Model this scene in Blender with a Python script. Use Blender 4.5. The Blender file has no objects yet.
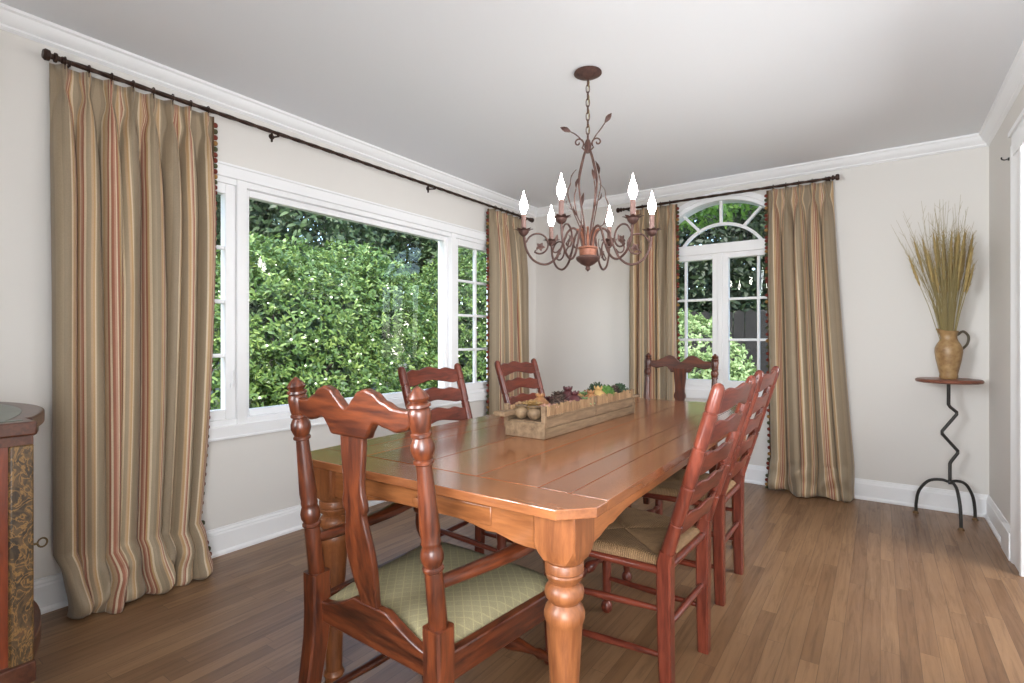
import bpy, bmesh, math, random
import numpy as np
from mathutils import Vector, Matrix, Euler
from math import sin, cos, pi, radians, sqrt, atan2, hypot

random.seed(7)
S = bpy.context.scene
COL = S.collection
R = radians

# ------------------------------------------------------------------ camera, sky, sun, lights, exposure
LX, BY, RX, CZ = -2.815, 4.42, 0.56, 2.41          # left wall, back wall, right wall, ceiling
cam_d = bpy.data.cameras.new('camera')
cam = bpy.data.objects.new('camera', cam_d)
COL.objects.link(cam)
cam.location = (0, 0, 1.12)
cam.rotation_euler = (R(90), 0, R(35.1))
cam_d.sensor_width = 36
cam_d.lens = 524 / 1024 * 36
cam_d.shift_y = -2.5 / 1024
cam_d.clip_start = 0.02
S.camera = cam

S.view_settings.view_transform = 'Standard'
S.view_settings.look = 'None'
S.view_settings.gamma = 1
S.view_settings.exposure = -0.15
S.view_settings.use_curve_mapping = False
S.cycles.use_denoising = True
S.cycles.max_bounces = 10
S.cycles.diffuse_bounces = 5
S.cycles.transparent_max_bounces = 16
S.cycles.sample_clamp_indirect = 6

W = bpy.data.worlds.new('sky')
S.world = W
W.use_nodes = True
wn = W.node_tree.nodes
wbg = wn['Background']
wsky = wn.new('ShaderNodeTexSky')
wsky.sky_type = 'NISHITA'
wsky.sun_disc = False
wsky.sun_elevation = R(50)
wsky.sun_rotation = R(200)
W.node_tree.links.new(wsky.outputs[0], wbg.inputs[0])
wbg.inputs[1].default_value = 1.0


def lamp(name, kind, loc, rot, energy, color=(1, 1, 1), size=None, size_y=None, angle=None, spread=None):
    d = bpy.data.lights.new(name, kind)
    d.energy = energy
    d.color = color
    if kind == 'AREA':
        d.shape = 'RECTANGLE'
        d.size = size
        d.size_y = size_y
        if spread:
            d.spread = spread
    if angle is not None:
        d.angle = angle
    o = bpy.data.objects.new(name, d)
    COL.objects.link(o)
    o.location = loc
    o.rotation_euler = rot
    return o


def aim(v):
    return Vector(v).to_track_quat('-Z', 'Y').to_euler()


lamp('sun', 'SUN', (3, -4, 8), aim((-.42, .20, -.88)), 9.0, (1, .95, .86), angle=R(1.0))
lamp('right_wall_fill', 'AREA', (-1.25, -.35, 1.60), aim((1, .85, -.08)), 86, (.92, .965, 1), 0.9, 1.3, spread=R(104))  # added fill behind the camera, turned toward the right wall
lamp('left_wall_fill', 'AREA', (.25, -.40, 1.05), aim((-.60, 1, -.06)), 34, (.92, .965, 1), 0.8, 1.1, spread=R(120))  # second added fill, low down, to lift the left wall under the window
lamp('ceiling_fill', 'AREA', (.02, -.28, 1.30), aim((-.02, 1.6, 1)), 18, (.90, .955, 1), 1.2, 0.4)  # added uplight to brighten the ceiling; no fixture stands here
lamp('hall_light', 'AREA', (RX + 1.35, 2.75, 1.45), aim((-1, .04, -.16)), 62, (.97, .98, 1), 1.4, 1.5, spread=R(140))


# ------------------------------------------------------------------ colour and materials
def lin(r, g, b):
    f = lambda c: (c / 255) / 12.92 if c <= 10 else ((c / 255 + .055) / 1.055) ** 2.4
    return (f(r), f(g), f(b), 1)


class NT:
    def __init__(s, name):
        s.m = bpy.data.materials.new(name)
        s.m.use_nodes = True
        s.t = s.m.node_tree
        s.b = s.t.nodes['Principled BSDF']
        s.out = s.t.nodes['Material Output']

    def n(s, typ, ins=None, **kw):
        o = s.t.nodes.new('ShaderNode' + typ)
        for k, v in kw.items():
            setattr(o, k, v)
        for k, v in (ins or {}).items():
            s.set(o, k, v)
        return o

    def set(s, node, k, v):
        if isinstance(v, bpy.types.NodeSocket):
            s.t.links.new(v, node.inputs[k])
        else:
            node.inputs[k].default_value = v

    def p(s, **kw):
        for k, v in kw.items():
            s.set(s.b, k.replace('_', ' '), v)

    def ramp(s, fac, stops, interp='LINEAR'):
        r = s.n('ValToRGB', {'Fac': fac})
        r.color_ramp.interpolation = interp
        e = r.color_ramp.elements
        while len(e) < len(stops):
            e.new(.5)
        for x, (pos, c) in zip(e, stops):
            x.position = pos
            x.color = c
        return r.outputs[0]

    def mix(s, fac, a, b, mode='MIX'):
        m = s.n('MixRGB', blend_type=mode)
        s.set(m, 0, fac)
        s.set(m, 1, a)
        s.set(m, 2, b)
        return m.outputs[0]

    def math(s, op, a, b=0.0):
        m = s.n('Math', operation=op)
        s.set(m, 0, a)
        s.set(m, 1, b)
        return m.outputs[0]

    def coord(s, scale=(1, 1, 1), kind='Object', rot=(0, 0, 0)):
        tc = s.n('TexCoord')
        mp = s.n('Mapping', {'Vector': tc.outputs[kind], 'Scale': scale, 'Rotation': rot})
        return mp.outputs[0]

    def noise(s, vec, scale, detail=4, rough=.55, dist=0.0):
        return s.n('TexNoise', {'Vector': vec, 'Scale': scale, 'Detail': detail, 'Roughness': rough, 'Distortion': dist}).outputs['Fac']

    def bump(s, h, strength=.2, dist=.01):
        b = s.n('Bump', {'Height': h, 'Strength': strength, 'Distance': dist})
        s.set(s.b, 'Normal', b.outputs[0])


def plain(name, col, rough=.5, metal=0.0, bump=None, var=None):
    t = NT(name)
    t.p(Base_Color=col, Roughness=rough, Metallic=metal)
    if var or bump:
        f = t.noise(t.coord(), (bump or var)[0], 5)
        if var:
            t.p(Base_Color=t.ramp(f, [(.3, var[1]), (.7, col)]))
        if bump:
            t.bump(f, bump[1], bump[2])
    return t.m


def wood(name, dark, mid, light, axis='Z', rough=.35, coat=.0, scale=1.0, knots=False, tint=False, worn=None):
    t = NT(name)
    st = {'X': (.12, 1, 1), 'Y': (1, .12, 1), 'Z': (1, 1, .12)}[axis]
    st = tuple(c * scale for c in st)
    v = t.coord(st)
    rnd = t.n('ObjectInfo').outputs['Random']
    sh = t.n('VectorMath', {0: v, 1: (0, 0, 0)}, operation='ADD')
    off = t.n('CombineXYZ', {'X': t.math('MULTIPLY', rnd, 3.7), 'Y': t.math('MULTIPLY', rnd, 9.1), 'Z': 0.0})
    t.t.links.new(off.outputs[0], sh.inputs[1])
    v = sh.outputs[0]
    if tint:
        at = t.n('Attribute', attribute_name='tint')
        o2 = t.n('VectorMath', {0: v}, operation='ADD')
        t.t.links.new(t.n('CombineXYZ', {'X': t.math('MULTIPLY', at.outputs['Fac'], 5.3), 'Y': t.math('MULTIPLY', at.outputs['Fac'], 1.7), 'Z': 0.0}).outputs[0], o2.inputs[1])
        v = o2.outputs[0]
    a = t.noise(v, 16, 6, .6, .8)
    b = t.noise(v, 90, 3, .6, .3)
    c = t.ramp(a, [(.28, dark), (.5, mid), (.74, light)])
    c = t.mix(.35, c, t.ramp(b, [(.35, dark), (.65, light)]))
    if knots:
        vo = t.n('TexVoronoi', {'Vector': t.coord((1, .55, 1)), 'Scale': 3.1}, feature='F1')
        k = t.ramp(vo.outputs['Distance'], [(.02, (1, 1, 1, 1)), (.06, (0, 0, 0, 1))])
        c = t.mix(t.math('MULTIPLY', k, .55), c, tuple(x * .3 for x in dark[:3]) + (1,))
    if worn:
        w = t.noise(t.coord((1, 1, .7)), 9, 5, .7)
        c = t.mix(t.ramp(w, [(.56, (0, 0, 0, 1)), (.72, (1, 1, 1, 1))]), c, worn)
    if tint:
        c = t.mix(1.0, c, t.ramp(at.outputs['Fac'], [(0, (.80, .76, .72, 1)), (1, (1.18, 1.14, 1.08, 1))]), 'MULTIPLY')
    t.p(Base_Color=c, Roughness=rough, Coat_Weight=coat, Coat_Roughness=.12)
    if coat < .4:
        t.bump(b, .06, .004)
    return t.m


def floor_mat():
    t = NT('oak_floor_boards')
    xyz = t.n('SeparateXYZ', {0: t.coord()})
    row = t.math('DIVIDE', xyz.outputs[0], .0575)
    ri = t.math('FLOOR', row)
    wr = t.n('TexWhiteNoise', {'W': ri}, noise_dimensions='1D').outputs['Value']
    col = t.math('ADD', t.math('DIVIDE', xyz.outputs[1], .95), t.math('MULTIPLY', wr, 13.0))
    ci = t.math('FLOOR', col)
    idv = t.n('CombineXYZ', {'X': ri, 'Y': ci, 'Z': 0.0}).outputs[0]
    rnd = t.n('TexWhiteNoise', {'Vector': idv}, noise_dimensions='3D').outputs['Value']
    fx = t.math('ABSOLUTE', t.math('SUBTRACT', t.math('FRACT', row), .5))
    fy = t.math('ABSOLUTE', t.math('SUBTRACT', t.math('FRACT', col), .5))
    gap = t.math('MAXIMUM', t.math('GREATER_THAN', fx, .485), t.math('GREATER_THAN', fy, .4991))
    base = t.ramp(rnd, [(0, lin(118, 88, 62)), (.35, lin(128, 97, 70)), (.7, lin(134, 103, 75)), (1, lin(143, 111, 81))])
    g = t.n('VectorMath', {0: t.coord((1, .06, 1))}, operation='ADD')
    t.t.links.new(t.n('CombineXYZ', {'X': t.math('MULTIPLY', rnd, 7.0), 'Y': t.math('MULTIPLY', rnd, 3.0), 'Z': 0.0}).outputs[0], g.inputs[1])
    n1 = t.noise(g.outputs[0], 42, 8, .68, .9)
    c = t.mix(1.0, base, t.ramp(n1, [(.28, (.60, .57, .54, 1)), (.5, (.98, .97, .96, 1)), (.7, (1.10, 1.09, 1.06, 1))]), 'MULTIPLY')
    n2 = t.noise(t.coord((1, .5, 1)), 3.2, 4, .6)
    c = t.mix(1.0, c, t.ramp(n2, [(.3, (.90, .84, .78, 1)), (.7, (1.06, 1.06, 1.06, 1))]), 'MULTIPLY')
    c = t.mix(t.math('MULTIPLY', gap, .62), c, lin(62, 42, 28))
    t.p(Base_Color=c, Roughness=t.ramp(n1, [(.3, (.44, .44, .44, 1)), (.7, (.32, .32, .32, 1))]), Specular_IOR_Level=.5)
    t.bump(t.math('SUBTRACT', t.math('MULTIPLY', n1, .15), gap), .2, .002)
    return t.m


def curtain_mat():
    t = NT('striped_linen')
    uv = t.n('TexCoord').outputs['UV']
    sx = t.n('SeparateXYZ', {0: uv})
    u = t.math('FRACT', sx.outputs[0])
    sage, sage2 = lin(152, 134, 110), lin(166, 147, 121)
    cream, gold, terra, rose, tan = lin(216, 196, 166), lin(194, 158, 112), lin(162, 104, 80), lin(188, 142, 118), lin(194, 164, 130)
    st = [(0, sage), (.12, sage2), (.22, sage), (.32, cream), (.345, gold), (.37, tan), (.40, terra), (.418, cream), (.44, terra), (.465, rose), (.485, cream),
          (.50, terra), (.522, gold), (.545, cream), (.575, sage2), (.64, sage), (.70, tan), (.715, gold), (.745, cream), (.765, rose), (.785, terra), (.80, cream),
          (.825, sage2), (.88, tan), (.91, gold), (.93, cream), (.95, sage2), (.975, sage)]
    c = t.ramp(u, st, 'CONSTANT')
    wv = t.n('Mapping', {'Vector': uv, 'Scale': (60, 400, 1)}).outputs[0]
    n = t.noise(wv, 1.0, 3, .7)
    wv2 = t.n('Mapping', {'Vector': uv, 'Scale': (260, 30, 1)}).outputs[0]
    n2 = t.noise(wv2, 1.0, 3, .7)
    c = t.mix(1.0, c, t.ramp(n, [(.25, (.86, .86, .85, 1)), (.75, (1.08, 1.08, 1.08, 1))]), 'MULTIPLY')
    c = t.mix(1.0, c, t.ramp(n2, [(.25, (.90, .90, .90, 1)), (.75, (1.06, 1.06, 1.06, 1))]), 'MULTIPLY')
    t.p(Base_Color=c, Roughness=.62, Sheen_Weight=.15)
    t.bump(n, .15, .001)
    tr = t.n('BsdfTranslucent', {'Color': c})
    mx = t.n('MixShader', {0: .12, 1: t.b.outputs[0], 2: tr.outputs[0]})
    t.t.links.new(mx.outputs[0], t.out.inputs[0])
    return t.m


def pane_mat():
    t = NT('window_glass')
    bf = t.n('NewGeometry').outputs['Backfacing']
    fr = t.n('Fresnel', {'IOR': t.math('SUBTRACT', 1.27, t.math('MULTIPLY', bf, 1.27 - 1 / 1.27))})
    tr = t.n('BsdfTransparent', {'Color': (.97, .985, .975, 1)})
    gl = t.n('BsdfGlossy', {'Roughness': 0.0})
    mx = t.n('MixShader', {0: fr.outputs[0], 1: tr.outputs[0], 2: gl.outputs[0]})
    t.t.links.new(mx.outputs[0], t.out.inputs[0])
    return t.m


def leaf_mat(name, dark, mid, light, rough=.35, trans=.25):
    t = NT(name)
    at = t.n('Attribute', attribute_name='tint').outputs['Fac']
    c = t.ramp(at, [(0, dark), (.5, mid), (1, light)])
    t.p(Base_Color=c, Roughness=rough)
    tr = t.n('BsdfTranslucent', {'Color': c})
    mx = t.n('MixShader', {0: trans, 1: t.b.outputs[0], 2: tr.outputs[0]})
    t.t.links.new(mx.outputs[0], t.out.inputs[0])
    return t.m


def emit(name, col, strength):
    t = NT(name)
    t.p(Base_Color=col, Emission_Color=col, Emission_Strength=strength)
    return t.m


def seat_fabric():
    t = NT('sage_lattice_fabric')
    v = t.coord((1, 1, 1), rot=(0, 0, R(45)))
    ck = t.n('TexBrick', {'Vector': v, 'Color1': lin(118, 109, 82), 'Color2': lin(122, 113, 85), 'Mortar': lin(134, 124, 91),
                          'Scale': 1.0, 'Mortar Size': .0016, 'Mortar Smooth': .3, 'Brick Width': .021, 'Row Height': .021})
    ck.offset = 0
    n = t.noise(t.coord(), 420, 2, .6)
    c = t.mix(1.0, ck.outputs['Color'], t.ramp(n, [(.3, (.82, .82, .8, 1)), (.7, (1.1, 1.1, 1.1, 1))]), 'MULTIPLY')
    t.p(Base_Color=c, Roughness=.9)
    t.bump(n, .2, .001)
    return t.m


def rush_mat():
    t = NT('woven_rush')
    uv = t.n('TexCoord').outputs['UV']
    w = t.n('TexWave', {'Vector': uv, 'Scale': 46.0, 'Distortion': 1.2, 'Detail': 2.0, 'Detail Scale': 1.5}, wave_type='BANDS', bands_direction='X')
    n = t.noise(uv, 26, 4, .6)
    c = t.mix(.5, t.ramp(w.outputs['Fac'], [(0, lin(98, 70, 44)), (.5, lin(142, 108, 72)), (1, lin(160, 125, 86))]),
              t.ramp(n, [(.3, lin(108, 78, 50)), (.7, lin(158, 124, 86))]))
    t.p(Base_Color=c, Roughness=.7)
    t.bump(w.outputs['Fac'], .7, .004)
    return t.m


def floral_mat():
    t = NT('painted_gold_scrolls')
    v = t.coord((1, 1, .7))
    a = t.noise(v, 24, 4, .6, 2.2)
    line = t.ramp(a, [(.44, (0, 0, 0, 1)), (.49, (1, 1, 1, 1)), (.53, (.2, .2, .2, 1)), (.60, (0, 0, 0, 1))])
    b = t.noise(v, 32, 4, .6, 1.2)
    base = t.ramp(b, [(.35, lin(46, 36, 26)), (.6, lin(82, 64, 44)), (.75, lin(104, 66, 42))])
    c = t.mix(t.math('MULTIPLY', line, .8), base, lin(150, 112, 62))
    t.p(Base_Color=c, Roughness=.4)
    return t.m


M = {}
M['wall'] = plain('wall_paint', lin(220, 216, 211), .75)
M['ceil'] = plain('ceiling_paint', lin(231, 233, 236), .85)
M['trim'] = plain('white_trim_paint', lin(240, 240, 241), .35)
M['floor'] = floor_mat()
M['pine'] = wood('honey_pine', lin(92, 50, 27), lin(132, 77, 42), lin(156, 99, 58), 'Z', .42, .08, worn=lin(118, 66, 34))
M['pine_top'] = wood('honey_pine_top', lin(108, 62, 36), lin(138, 84, 51), lin(158, 102, 66), 'Y', .2, .45, knots=True, tint=True)
M['seam'] = plain('dark_groove_backing', lin(52, 32, 20), .8)
M['pine_top_x'] = wood('honey_pine_top_cross', lin(104, 60, 35), lin(132, 81, 49), lin(152, 98, 63), 'X', .2, .45, tint=True)
M['pine_end'] = wood('honey_pine_crosswise', lin(96, 54, 28), lin(132, 78, 42), lin(160, 102, 60), 'X', .3, .25)
M['pine_side'] = wood('honey_pine_lengthwise', lin(110, 62, 31), lin(150, 89, 48), lin(178, 114, 68), 'Y', .34, .2)
MA = lambda ax: wood('dark_cherry_' + ax.lower(), lin(24, 10, 7), lin(62, 26, 14), lin(118, 58, 29), ax, .34, .14)
M['maho_z'], M['maho_x'], M['maho_y'] = MA('Z'), MA('X'), MA('Y')
RB = lambda ax: wood('red_cherry_' + ax.lower(), lin(54, 21, 14), lin(100, 42, 29), lin(136, 66, 47), ax, .32, .18)
M['red_z'], M['red_x'], M['red_y'] = RB('Z'), RB('X'), RB('Y')
M['seatfab'] = seat_fabric()
M['rush'] = rush_mat()
M['curtain'] = curtain_mat()
M['glass'] = pane_mat()
M['bronze'] = plain('dark_bronze', lin(74, 54, 44), .45, .6, var=(60, lin(48, 34, 28)))
M['iron'] = plain('wrought_iron', lin(62, 60, 58), .5, .5, bump=(60, .2, .002))
M['copper'] = plain('rusty_brown_metal', lin(104, 76, 68), .5, .45, var=(45, lin(74, 52, 48)))
M['coppercup'] = plain('warm_copper_metal', lin(168, 112, 88), .5, .35, var=(45, lin(128, 80, 62)))
M['candle'] = plain('candle_sleeve_brown', lin(128, 98, 90), .5)
M['bulb'] = emit('lit_bulb', (1, .965, .92, 1), 46)
M['pedtop'] = wood('red_brown_disc', lin(88, 50, 38), lin(122, 72, 54), lin(146, 92, 72), 'X', .35)
M['rust'] = plain('rusty_foot', lin(120, 92, 62), .6, .3)
M['jug'] = plain('tan_crackle_glaze', lin(176, 144, 100), .38, var=(26, lin(128, 94, 58)))
M['jughandle'] = plain('dark_jug_handle', lin(96, 88, 74), .45, .3)
M['wheat'] = plain('dried_wheat', lin(178, 156, 102), .8, var=(90, lin(144, 120, 72)))
M['straw'] = plain('dried_stem', lin(150, 134, 82), .8)
M['twig'] = plain('grey_green_twig', lin(156, 141, 98), .8)
M['weather'] = wood('weathered_board', lin(78, 60, 42), lin(116, 92, 68), lin(146, 120, 92), 'Y', .75)
M['stick'] = wood('bark_stick', lin(92, 66, 44), lin(134, 102, 70), lin(164, 132, 98), 'Z', .8)
M['cabred'] = wood('painted_red_wood', lin(74, 28, 12), lin(108, 44, 20), lin(136, 62, 30), 'Z', .3, .3)
M['cabtop'] = wood('cabinet_rim_wood', lin(48, 24, 15), lin(74, 38, 24), lin(100, 58, 38), 'X', .35, .15)
M['cabgreen'] = plain('dull_green_top', lin(104, 112, 100), .35, var=(9, lin(82, 88, 78)))
M['floral'] = floral_mat()
M['brass'] = plain('aged_brass', lin(120, 104, 76), .4, .8)
M['green_leaf'] = leaf_mat('rhododendron_leaf', lin(54, 76, 40), lin(102, 130, 68), lin(168, 186, 104), .25, .3)
M['dark_leaf'] = leaf_mat('dark_tree_leaf', lin(44, 60, 38), lin(74, 94, 58), lin(116, 136, 88), .5, .25)
M['shade_leaf'] = leaf_mat('shade_toned_tree_leaf', lin(24, 36, 22), lin(42, 58, 32), lin(72, 90, 48), .6, .15)  # darker tree leaf; the trees' shade is put into its colour
M['light_leaf'] = leaf_mat('light_shrub_leaf', lin(104, 130, 76), lin(150, 172, 112), lin(194, 208, 158), .5, .3)
M['mid_leaf'] = leaf_mat('maple_leaf', lin(60, 94, 34), lin(100, 140, 54), lin(150, 184, 88), .5, .4)
M['bark'] = plain('tree_bark', lin(74, 62, 52), .9, bump=(14, .6, .03), var=(8, lin(46, 38, 32)))
M['fence'] = plain('old_fence_board', lin(58, 51, 46), .85, var=(12, lin(42, 38, 34)))
M['soil'] = plain('leafy_ground', lin(72, 74, 44), .95, var=(5, lin(48, 44, 30)))
for nm, c, c2, r in (('maroon', (88, 40, 42), (58, 26, 30), .5), ('gold', (190, 158, 100), (146, 110, 64), .7), ('moss', (96, 132, 62), (60, 92, 40), .9),
                     ('cone', (84, 62, 50), (48, 36, 32), .8), ('pinkpod', (190, 148, 130), (150, 104, 88), .6), ('tanpod', (150, 124, 92), (84, 64, 46), .7),
                     ('sagebud', (150, 170, 120), (106, 128, 84), .8), ('ambergourd', (172, 126, 80), (130, 84, 52), .55), ('darkmoss', (66, 86, 60), (38, 54, 38), .9)):
    M[nm] = plain('dried_' + nm, lin(*c), r, var=(30, lin(*c2)))
for nm, c in (('fringe_red', (112, 48, 36)), ('fringe_green', (74, 74, 48)), ('fringe_gold', (150, 112, 62)), ('fringe_tape', (96, 72, 48))):
    M[nm] = plain(nm, lin(*c), .9)


# ------------------------------------------------------------------ mesh building
class MB:
    def __init__(s):
        s.v, s.f, s.uv, s.tint = [], [], {}, {}

    def add(s, vs, fs, mat=None):
        o = len(s.v)
        s.v += [tuple(mat @ Vector(p)) if mat else tuple(p) for p in vs]
        s.f += [tuple(i + o for i in f) for f in fs]
        return o

    def box(s, lo, hi, mat=None):
        x0, y0, z0 = lo
        x1, y1, z1 = hi
        s.add([(x0, y0, z0), (x1, y0, z0), (x1, y1, z0), (x0, y1, z0), (x0, y0, z1), (x1, y0, z1), (x1, y1, z1), (x0, y1, z1)],
              [(3, 2, 1, 0), (4, 5, 6, 7), (0, 1, 5, 4), (1, 2, 6, 5), (2, 3, 7, 6), (3, 0, 4, 7)], mat)
        return s

    def rings(s, rings, close=True, caps=True):
        n = len(rings[0])
        vs = [p for r in rings for p in r]
        fs = []
        for i in range(len(rings) - 1):
            for j in range(n if close else n - 1):
                k = (j + 1) % n
                fs.append((i * n + j, i * n + k, (i + 1) * n + k, (i + 1) * n + j))
        if caps and close:
            fs.append(tuple(range(n - 1, -1, -1)))
            fs.append(tuple((len(rings) - 1) * n + j for j in range(n)))
        s.add(vs, fs)
        return s

    def tube(s, pts, rad, n=8, sect=None, twist=0.0, up=None):
        """sect: list of unit 2D section points; rad: number, list, or list of (ru, rv)."""
        P = [Vector(p) for p in pts]
        m = len(P)
        T = [(P[min(i + 1, m - 1)] - P[max(i - 1, 0)]).normalized() for i in range(m)]
        ref = Vector(up) if up else (Vector((0, 0, 1)) if abs(T[0].z) < .9 else Vector((0, 1, 0)))
        U = (ref - T[0] * ref.dot(T[0])).normalized()
        sec = sect or [(cos(2 * pi * j / n), sin(2 * pi * j / n)) for j in range(n)]
        rr = []
        for i in range(m):
            if i:
                U = (U - T[i] * U.dot(T[i]))
                U = U.normalized() if U.length > 1e-6 else T[i].orthogonal().normalized()
            V = T[i].cross(U)
            r = rad[i] if isinstance(rad, (list, tuple)) else rad
            ru, rv = r if isinstance(r, (list, tuple)) else (r, r)
            a = twist * i
            ca, sa = cos(a), sin(a)
            rr.append([tuple(P[i] + U * ((x * ca - y * sa) * ru) + V * ((x * sa + y * ca) * rv)) for x, y in sec])
        return s.rings(rr)

    def lathe(s, p0, p1, prof, n=14):
        """prof: (t along p0->p1 in 0..1, radius)."""
        a, b = Vector(p0), Vector(p1)
        return s.tube_axis(a, b, prof, n)

    def tube_axis(s, a, b, prof, n):
        t = (b - a).normalized()
        U = t.orthogonal().normalized()
        V = t.cross(U)
        rr = []
        for k, r in prof:
            c = a + (b - a) * k
            rr.append([tuple(c + U * (cos(2 * pi * j / n) * max(r, 1e-4)) + V * (sin(2 * pi * j / n) * max(r, 1e-4))) for j in range(n)])
        return s.rings(rr)

    def prism(s, pts, o, u, v, depth):
        """2D outline pts in the plane (o; u, v), extruded by depth along u x v (centred)."""
        o, u, v = Vector(o), Vector(u), Vector(v)
        w = u.cross(v).normalized() * (depth / 2)
        n = len(pts)
        a = [o + u * x + v * y - w for x, y in pts]
        b = [o + u * x + v * y + w for x, y in pts]
        s.add([tuple(p) for p in a + b], [tuple(range(n - 1, -1, -1)), tuple(range(n, 2 * n))] +
              [(i, (i + 1) % n, n + (i + 1) % n, n + i) for i in range(n)])
        return s

    def strip(s, cols, th, dy=(0, 1, 0)):
        """cols: (x, zlo, zhi, y) across; a plank of thickness th along dy."""
        d = Vector(dy) * th / 2
        rr = []
        for x, zl, zh, y in cols:
            lo = Vector(y[0] if isinstance(y, tuple) else (x, y, zl))
            hi = Vector(y[1] if isinstance(y, tuple) else (x, y, zh))
            rr.append([tuple(lo - d), tuple(lo + d), tuple(hi + d), tuple(hi - d)])
        return s.rings(rr)

    def ball(s, c, r, seg=10, rin=6, sq=(1, 1, 1)):
        rr = []
        for i in range(rin + 1):
            a = -pi / 2 + pi * i / rin
            q = max(cos(a), .02)
            rr.append([(c[0] + r * sq[0] * q * cos(2 * pi * j / seg), c[1] + r * sq[1] * q * sin(2 * pi * j / seg), c[2] + r * sq[2] * sin(a)) for j in range(seg)])
        return s.rings(rr)

    def mesh(s, name, smooth=40):
        me = bpy.data.meshes.new(name)
        me.from_pydata(s.v, [], s.f)
        me.update()
        bm = bmesh.new()
        bm.from_mesh(me)
        bmesh.ops.recalc_face_normals(bm, faces=bm.faces)
        bm.to_mesh(me)
        bm.free()
        if smooth:
            me.shade_smooth()
            me.set_sharp_from_angle(angle=R(smooth))
        return me

    def build(s, name, mat, parent=None, smooth=40, bevel=0, seg=2, kind=None, label=None):
        me = s.mesh(name, smooth)
        me.materials.append(M[mat] if isinstance(mat, str) else mat)
        o = bpy.data.objects.new(name, me)
        COL.objects.link(o)
        if parent:
            o.parent = parent
        if bevel:
            b = o.modifiers.new('soft_edges', 'BEVEL')
            b.width = bevel
            b.segments = seg
            b.limit_method = 'ANGLE'
            b.angle_limit = R(35)
            b.harden_normals = False
        if kind:
            o['kind'] = kind
        if label:
            o['label'] = label
        return o


def tag(o, label, cat, group=None, kind=None):
    o['label'] = label
    o['category'] = cat
    if group:
        o['group'] = group
    if kind:
        o['kind'] = kind
    return o


def empty(name, loc=(0, 0, 0), rz=0.0):
    o = bpy.data.objects.new(name, None)
    COL.objects.link(o)
    o.location = loc
    o.rotation_euler = (0, 0, rz)
    o.empty_display_size = .1
    return o


def copy_tree(o, parent=None):
    c = o.copy()
    COL.objects.link(c)
    c.parent = parent
    for ch in list(o.children):
        copy_tree(ch, c)
    return c


def struct(mb, name, mat, parent=None, **kw):
    return mb.build(name, mat, parent, kind='structure', **kw)


def arc(cx, cy, r, a0, a1, n):
    return [(cx + r * cos(a0 + (a1 - a0) * i / n), cy + r * sin(a0 + (a1 - a0) * i / n)) for i in range(n + 1)]


def bez(p, n=16):
    """Catmull-Rom through points."""
    P = [Vector(q) for q in p]
    P = [P[0] * 2 - P[1]] + P + [P[-1] * 2 - P[-2]]
    out = []
    for i in range(1, len(P) - 2):
        for k in range(n):
            t = k / n
            a, b, c, d = P[i - 1], P[i], P[i + 1], P[i + 2]
            out.append(.5 * ((2 * b) + (c - a) * t + (2 * a - 5 * b + 4 * c - d) * t * t + (3 * b - a - 3 * c + d) * t ** 3))
    out.append(P[-2])
    return out


# ------------------------------------------------------------------ room shell
WT = .14
struct(MB().box((LX - WT, -3.3, -.06), (RX + 1.6, BY + WT, 0)), 'floor', 'floor', smooth=0)
struct(MB().box((LX - WT, -WT, CZ), (RX + WT, BY + WT, CZ + .1)), 'ceiling', 'ceil', smooth=0)

# left wall with the wide window opening
OY0, OY1, OZ0, OZ1 = .80, 3.83, .66, 1.975
w = MB()
w.box((LX - WT, -WT, 0), (LX, OY0, CZ)).box((LX - WT, OY1, 0), (LX, BY + WT, CZ))
w.box((LX - WT, OY0, 0), (LX, OY1, OZ0)).box((LX - WT, OY0, OZ1), (LX, OY1, CZ))
struct(w, 'wall_left', 'wall', smooth=0)

# back wall with the arched window opening
XC, HW, SPR, ACZ, AR = -1.06, .585, 1.875, 1.644, .63
BZ0 = .70
w = MB()
w.box((LX, BY, 0), (XC - HW, BY + WT, CZ)).box((XC + HW, BY, 0), (RX, BY + WT, CZ)).box((XC - HW, BY, 0), (XC + HW, BY + WT, BZ0))
NA = 40
for i in range(NA):
    xa, xb = XC - HW + 2 * HW * i / NA, XC - HW + 2 * HW * (i + 1) / NA
    za, zb = [max(SPR, ACZ + sqrt(max(0, AR ** 2 - (x - XC) ** 2))) for x in (xa, xb)]
    w.prism([(xa, za), (xb, zb), (xb, CZ), (xa, CZ)], (0, BY + WT / 2, 0), (1, 0, 0), (0, 0, 1), WT)
struct(w, 'wall_back', 'wall', smooth=0)

# right wall with a cased doorway toward the camera
DY1, DZ = 3.40, 2.03
w = MB().box((RX, DY1, 0), (RX + WT, BY + WT, CZ)).box((RX, -WT, DZ), (RX + WT, DY1, CZ)).box((RX, -WT, 0), (RX + WT, 2.35, DZ))
struct(w, 'wall_right', 'wall', smooth=0)
# wall around the wide opening in which the camera stands
w = MB().box((LX, -WT, 0), (-1.45, -.02, CZ)).box((-1.45, -WT, 2.12), (RX, -.02, CZ)).box((.50, -WT, 0), (RX, -.02, 2.12))
struct(w, 'wall_front', 'wall', smooth=0)

# the next room, unseen behind the camera; enclosed to block the sun
struct(MB().box((LX - .1, -3.2, CZ), (RX + 1.6, -WT, CZ + .1)), 'ceiling_next', 'ceil', smooth=0)
struct(MB().box((LX - .1, -3.3, 0), (RX + 1.6, -3.2, CZ)).box((LX - .1, -3.2, 0), (LX, -WT, CZ)), 'wall_next', 'wall', smooth=0)
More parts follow.
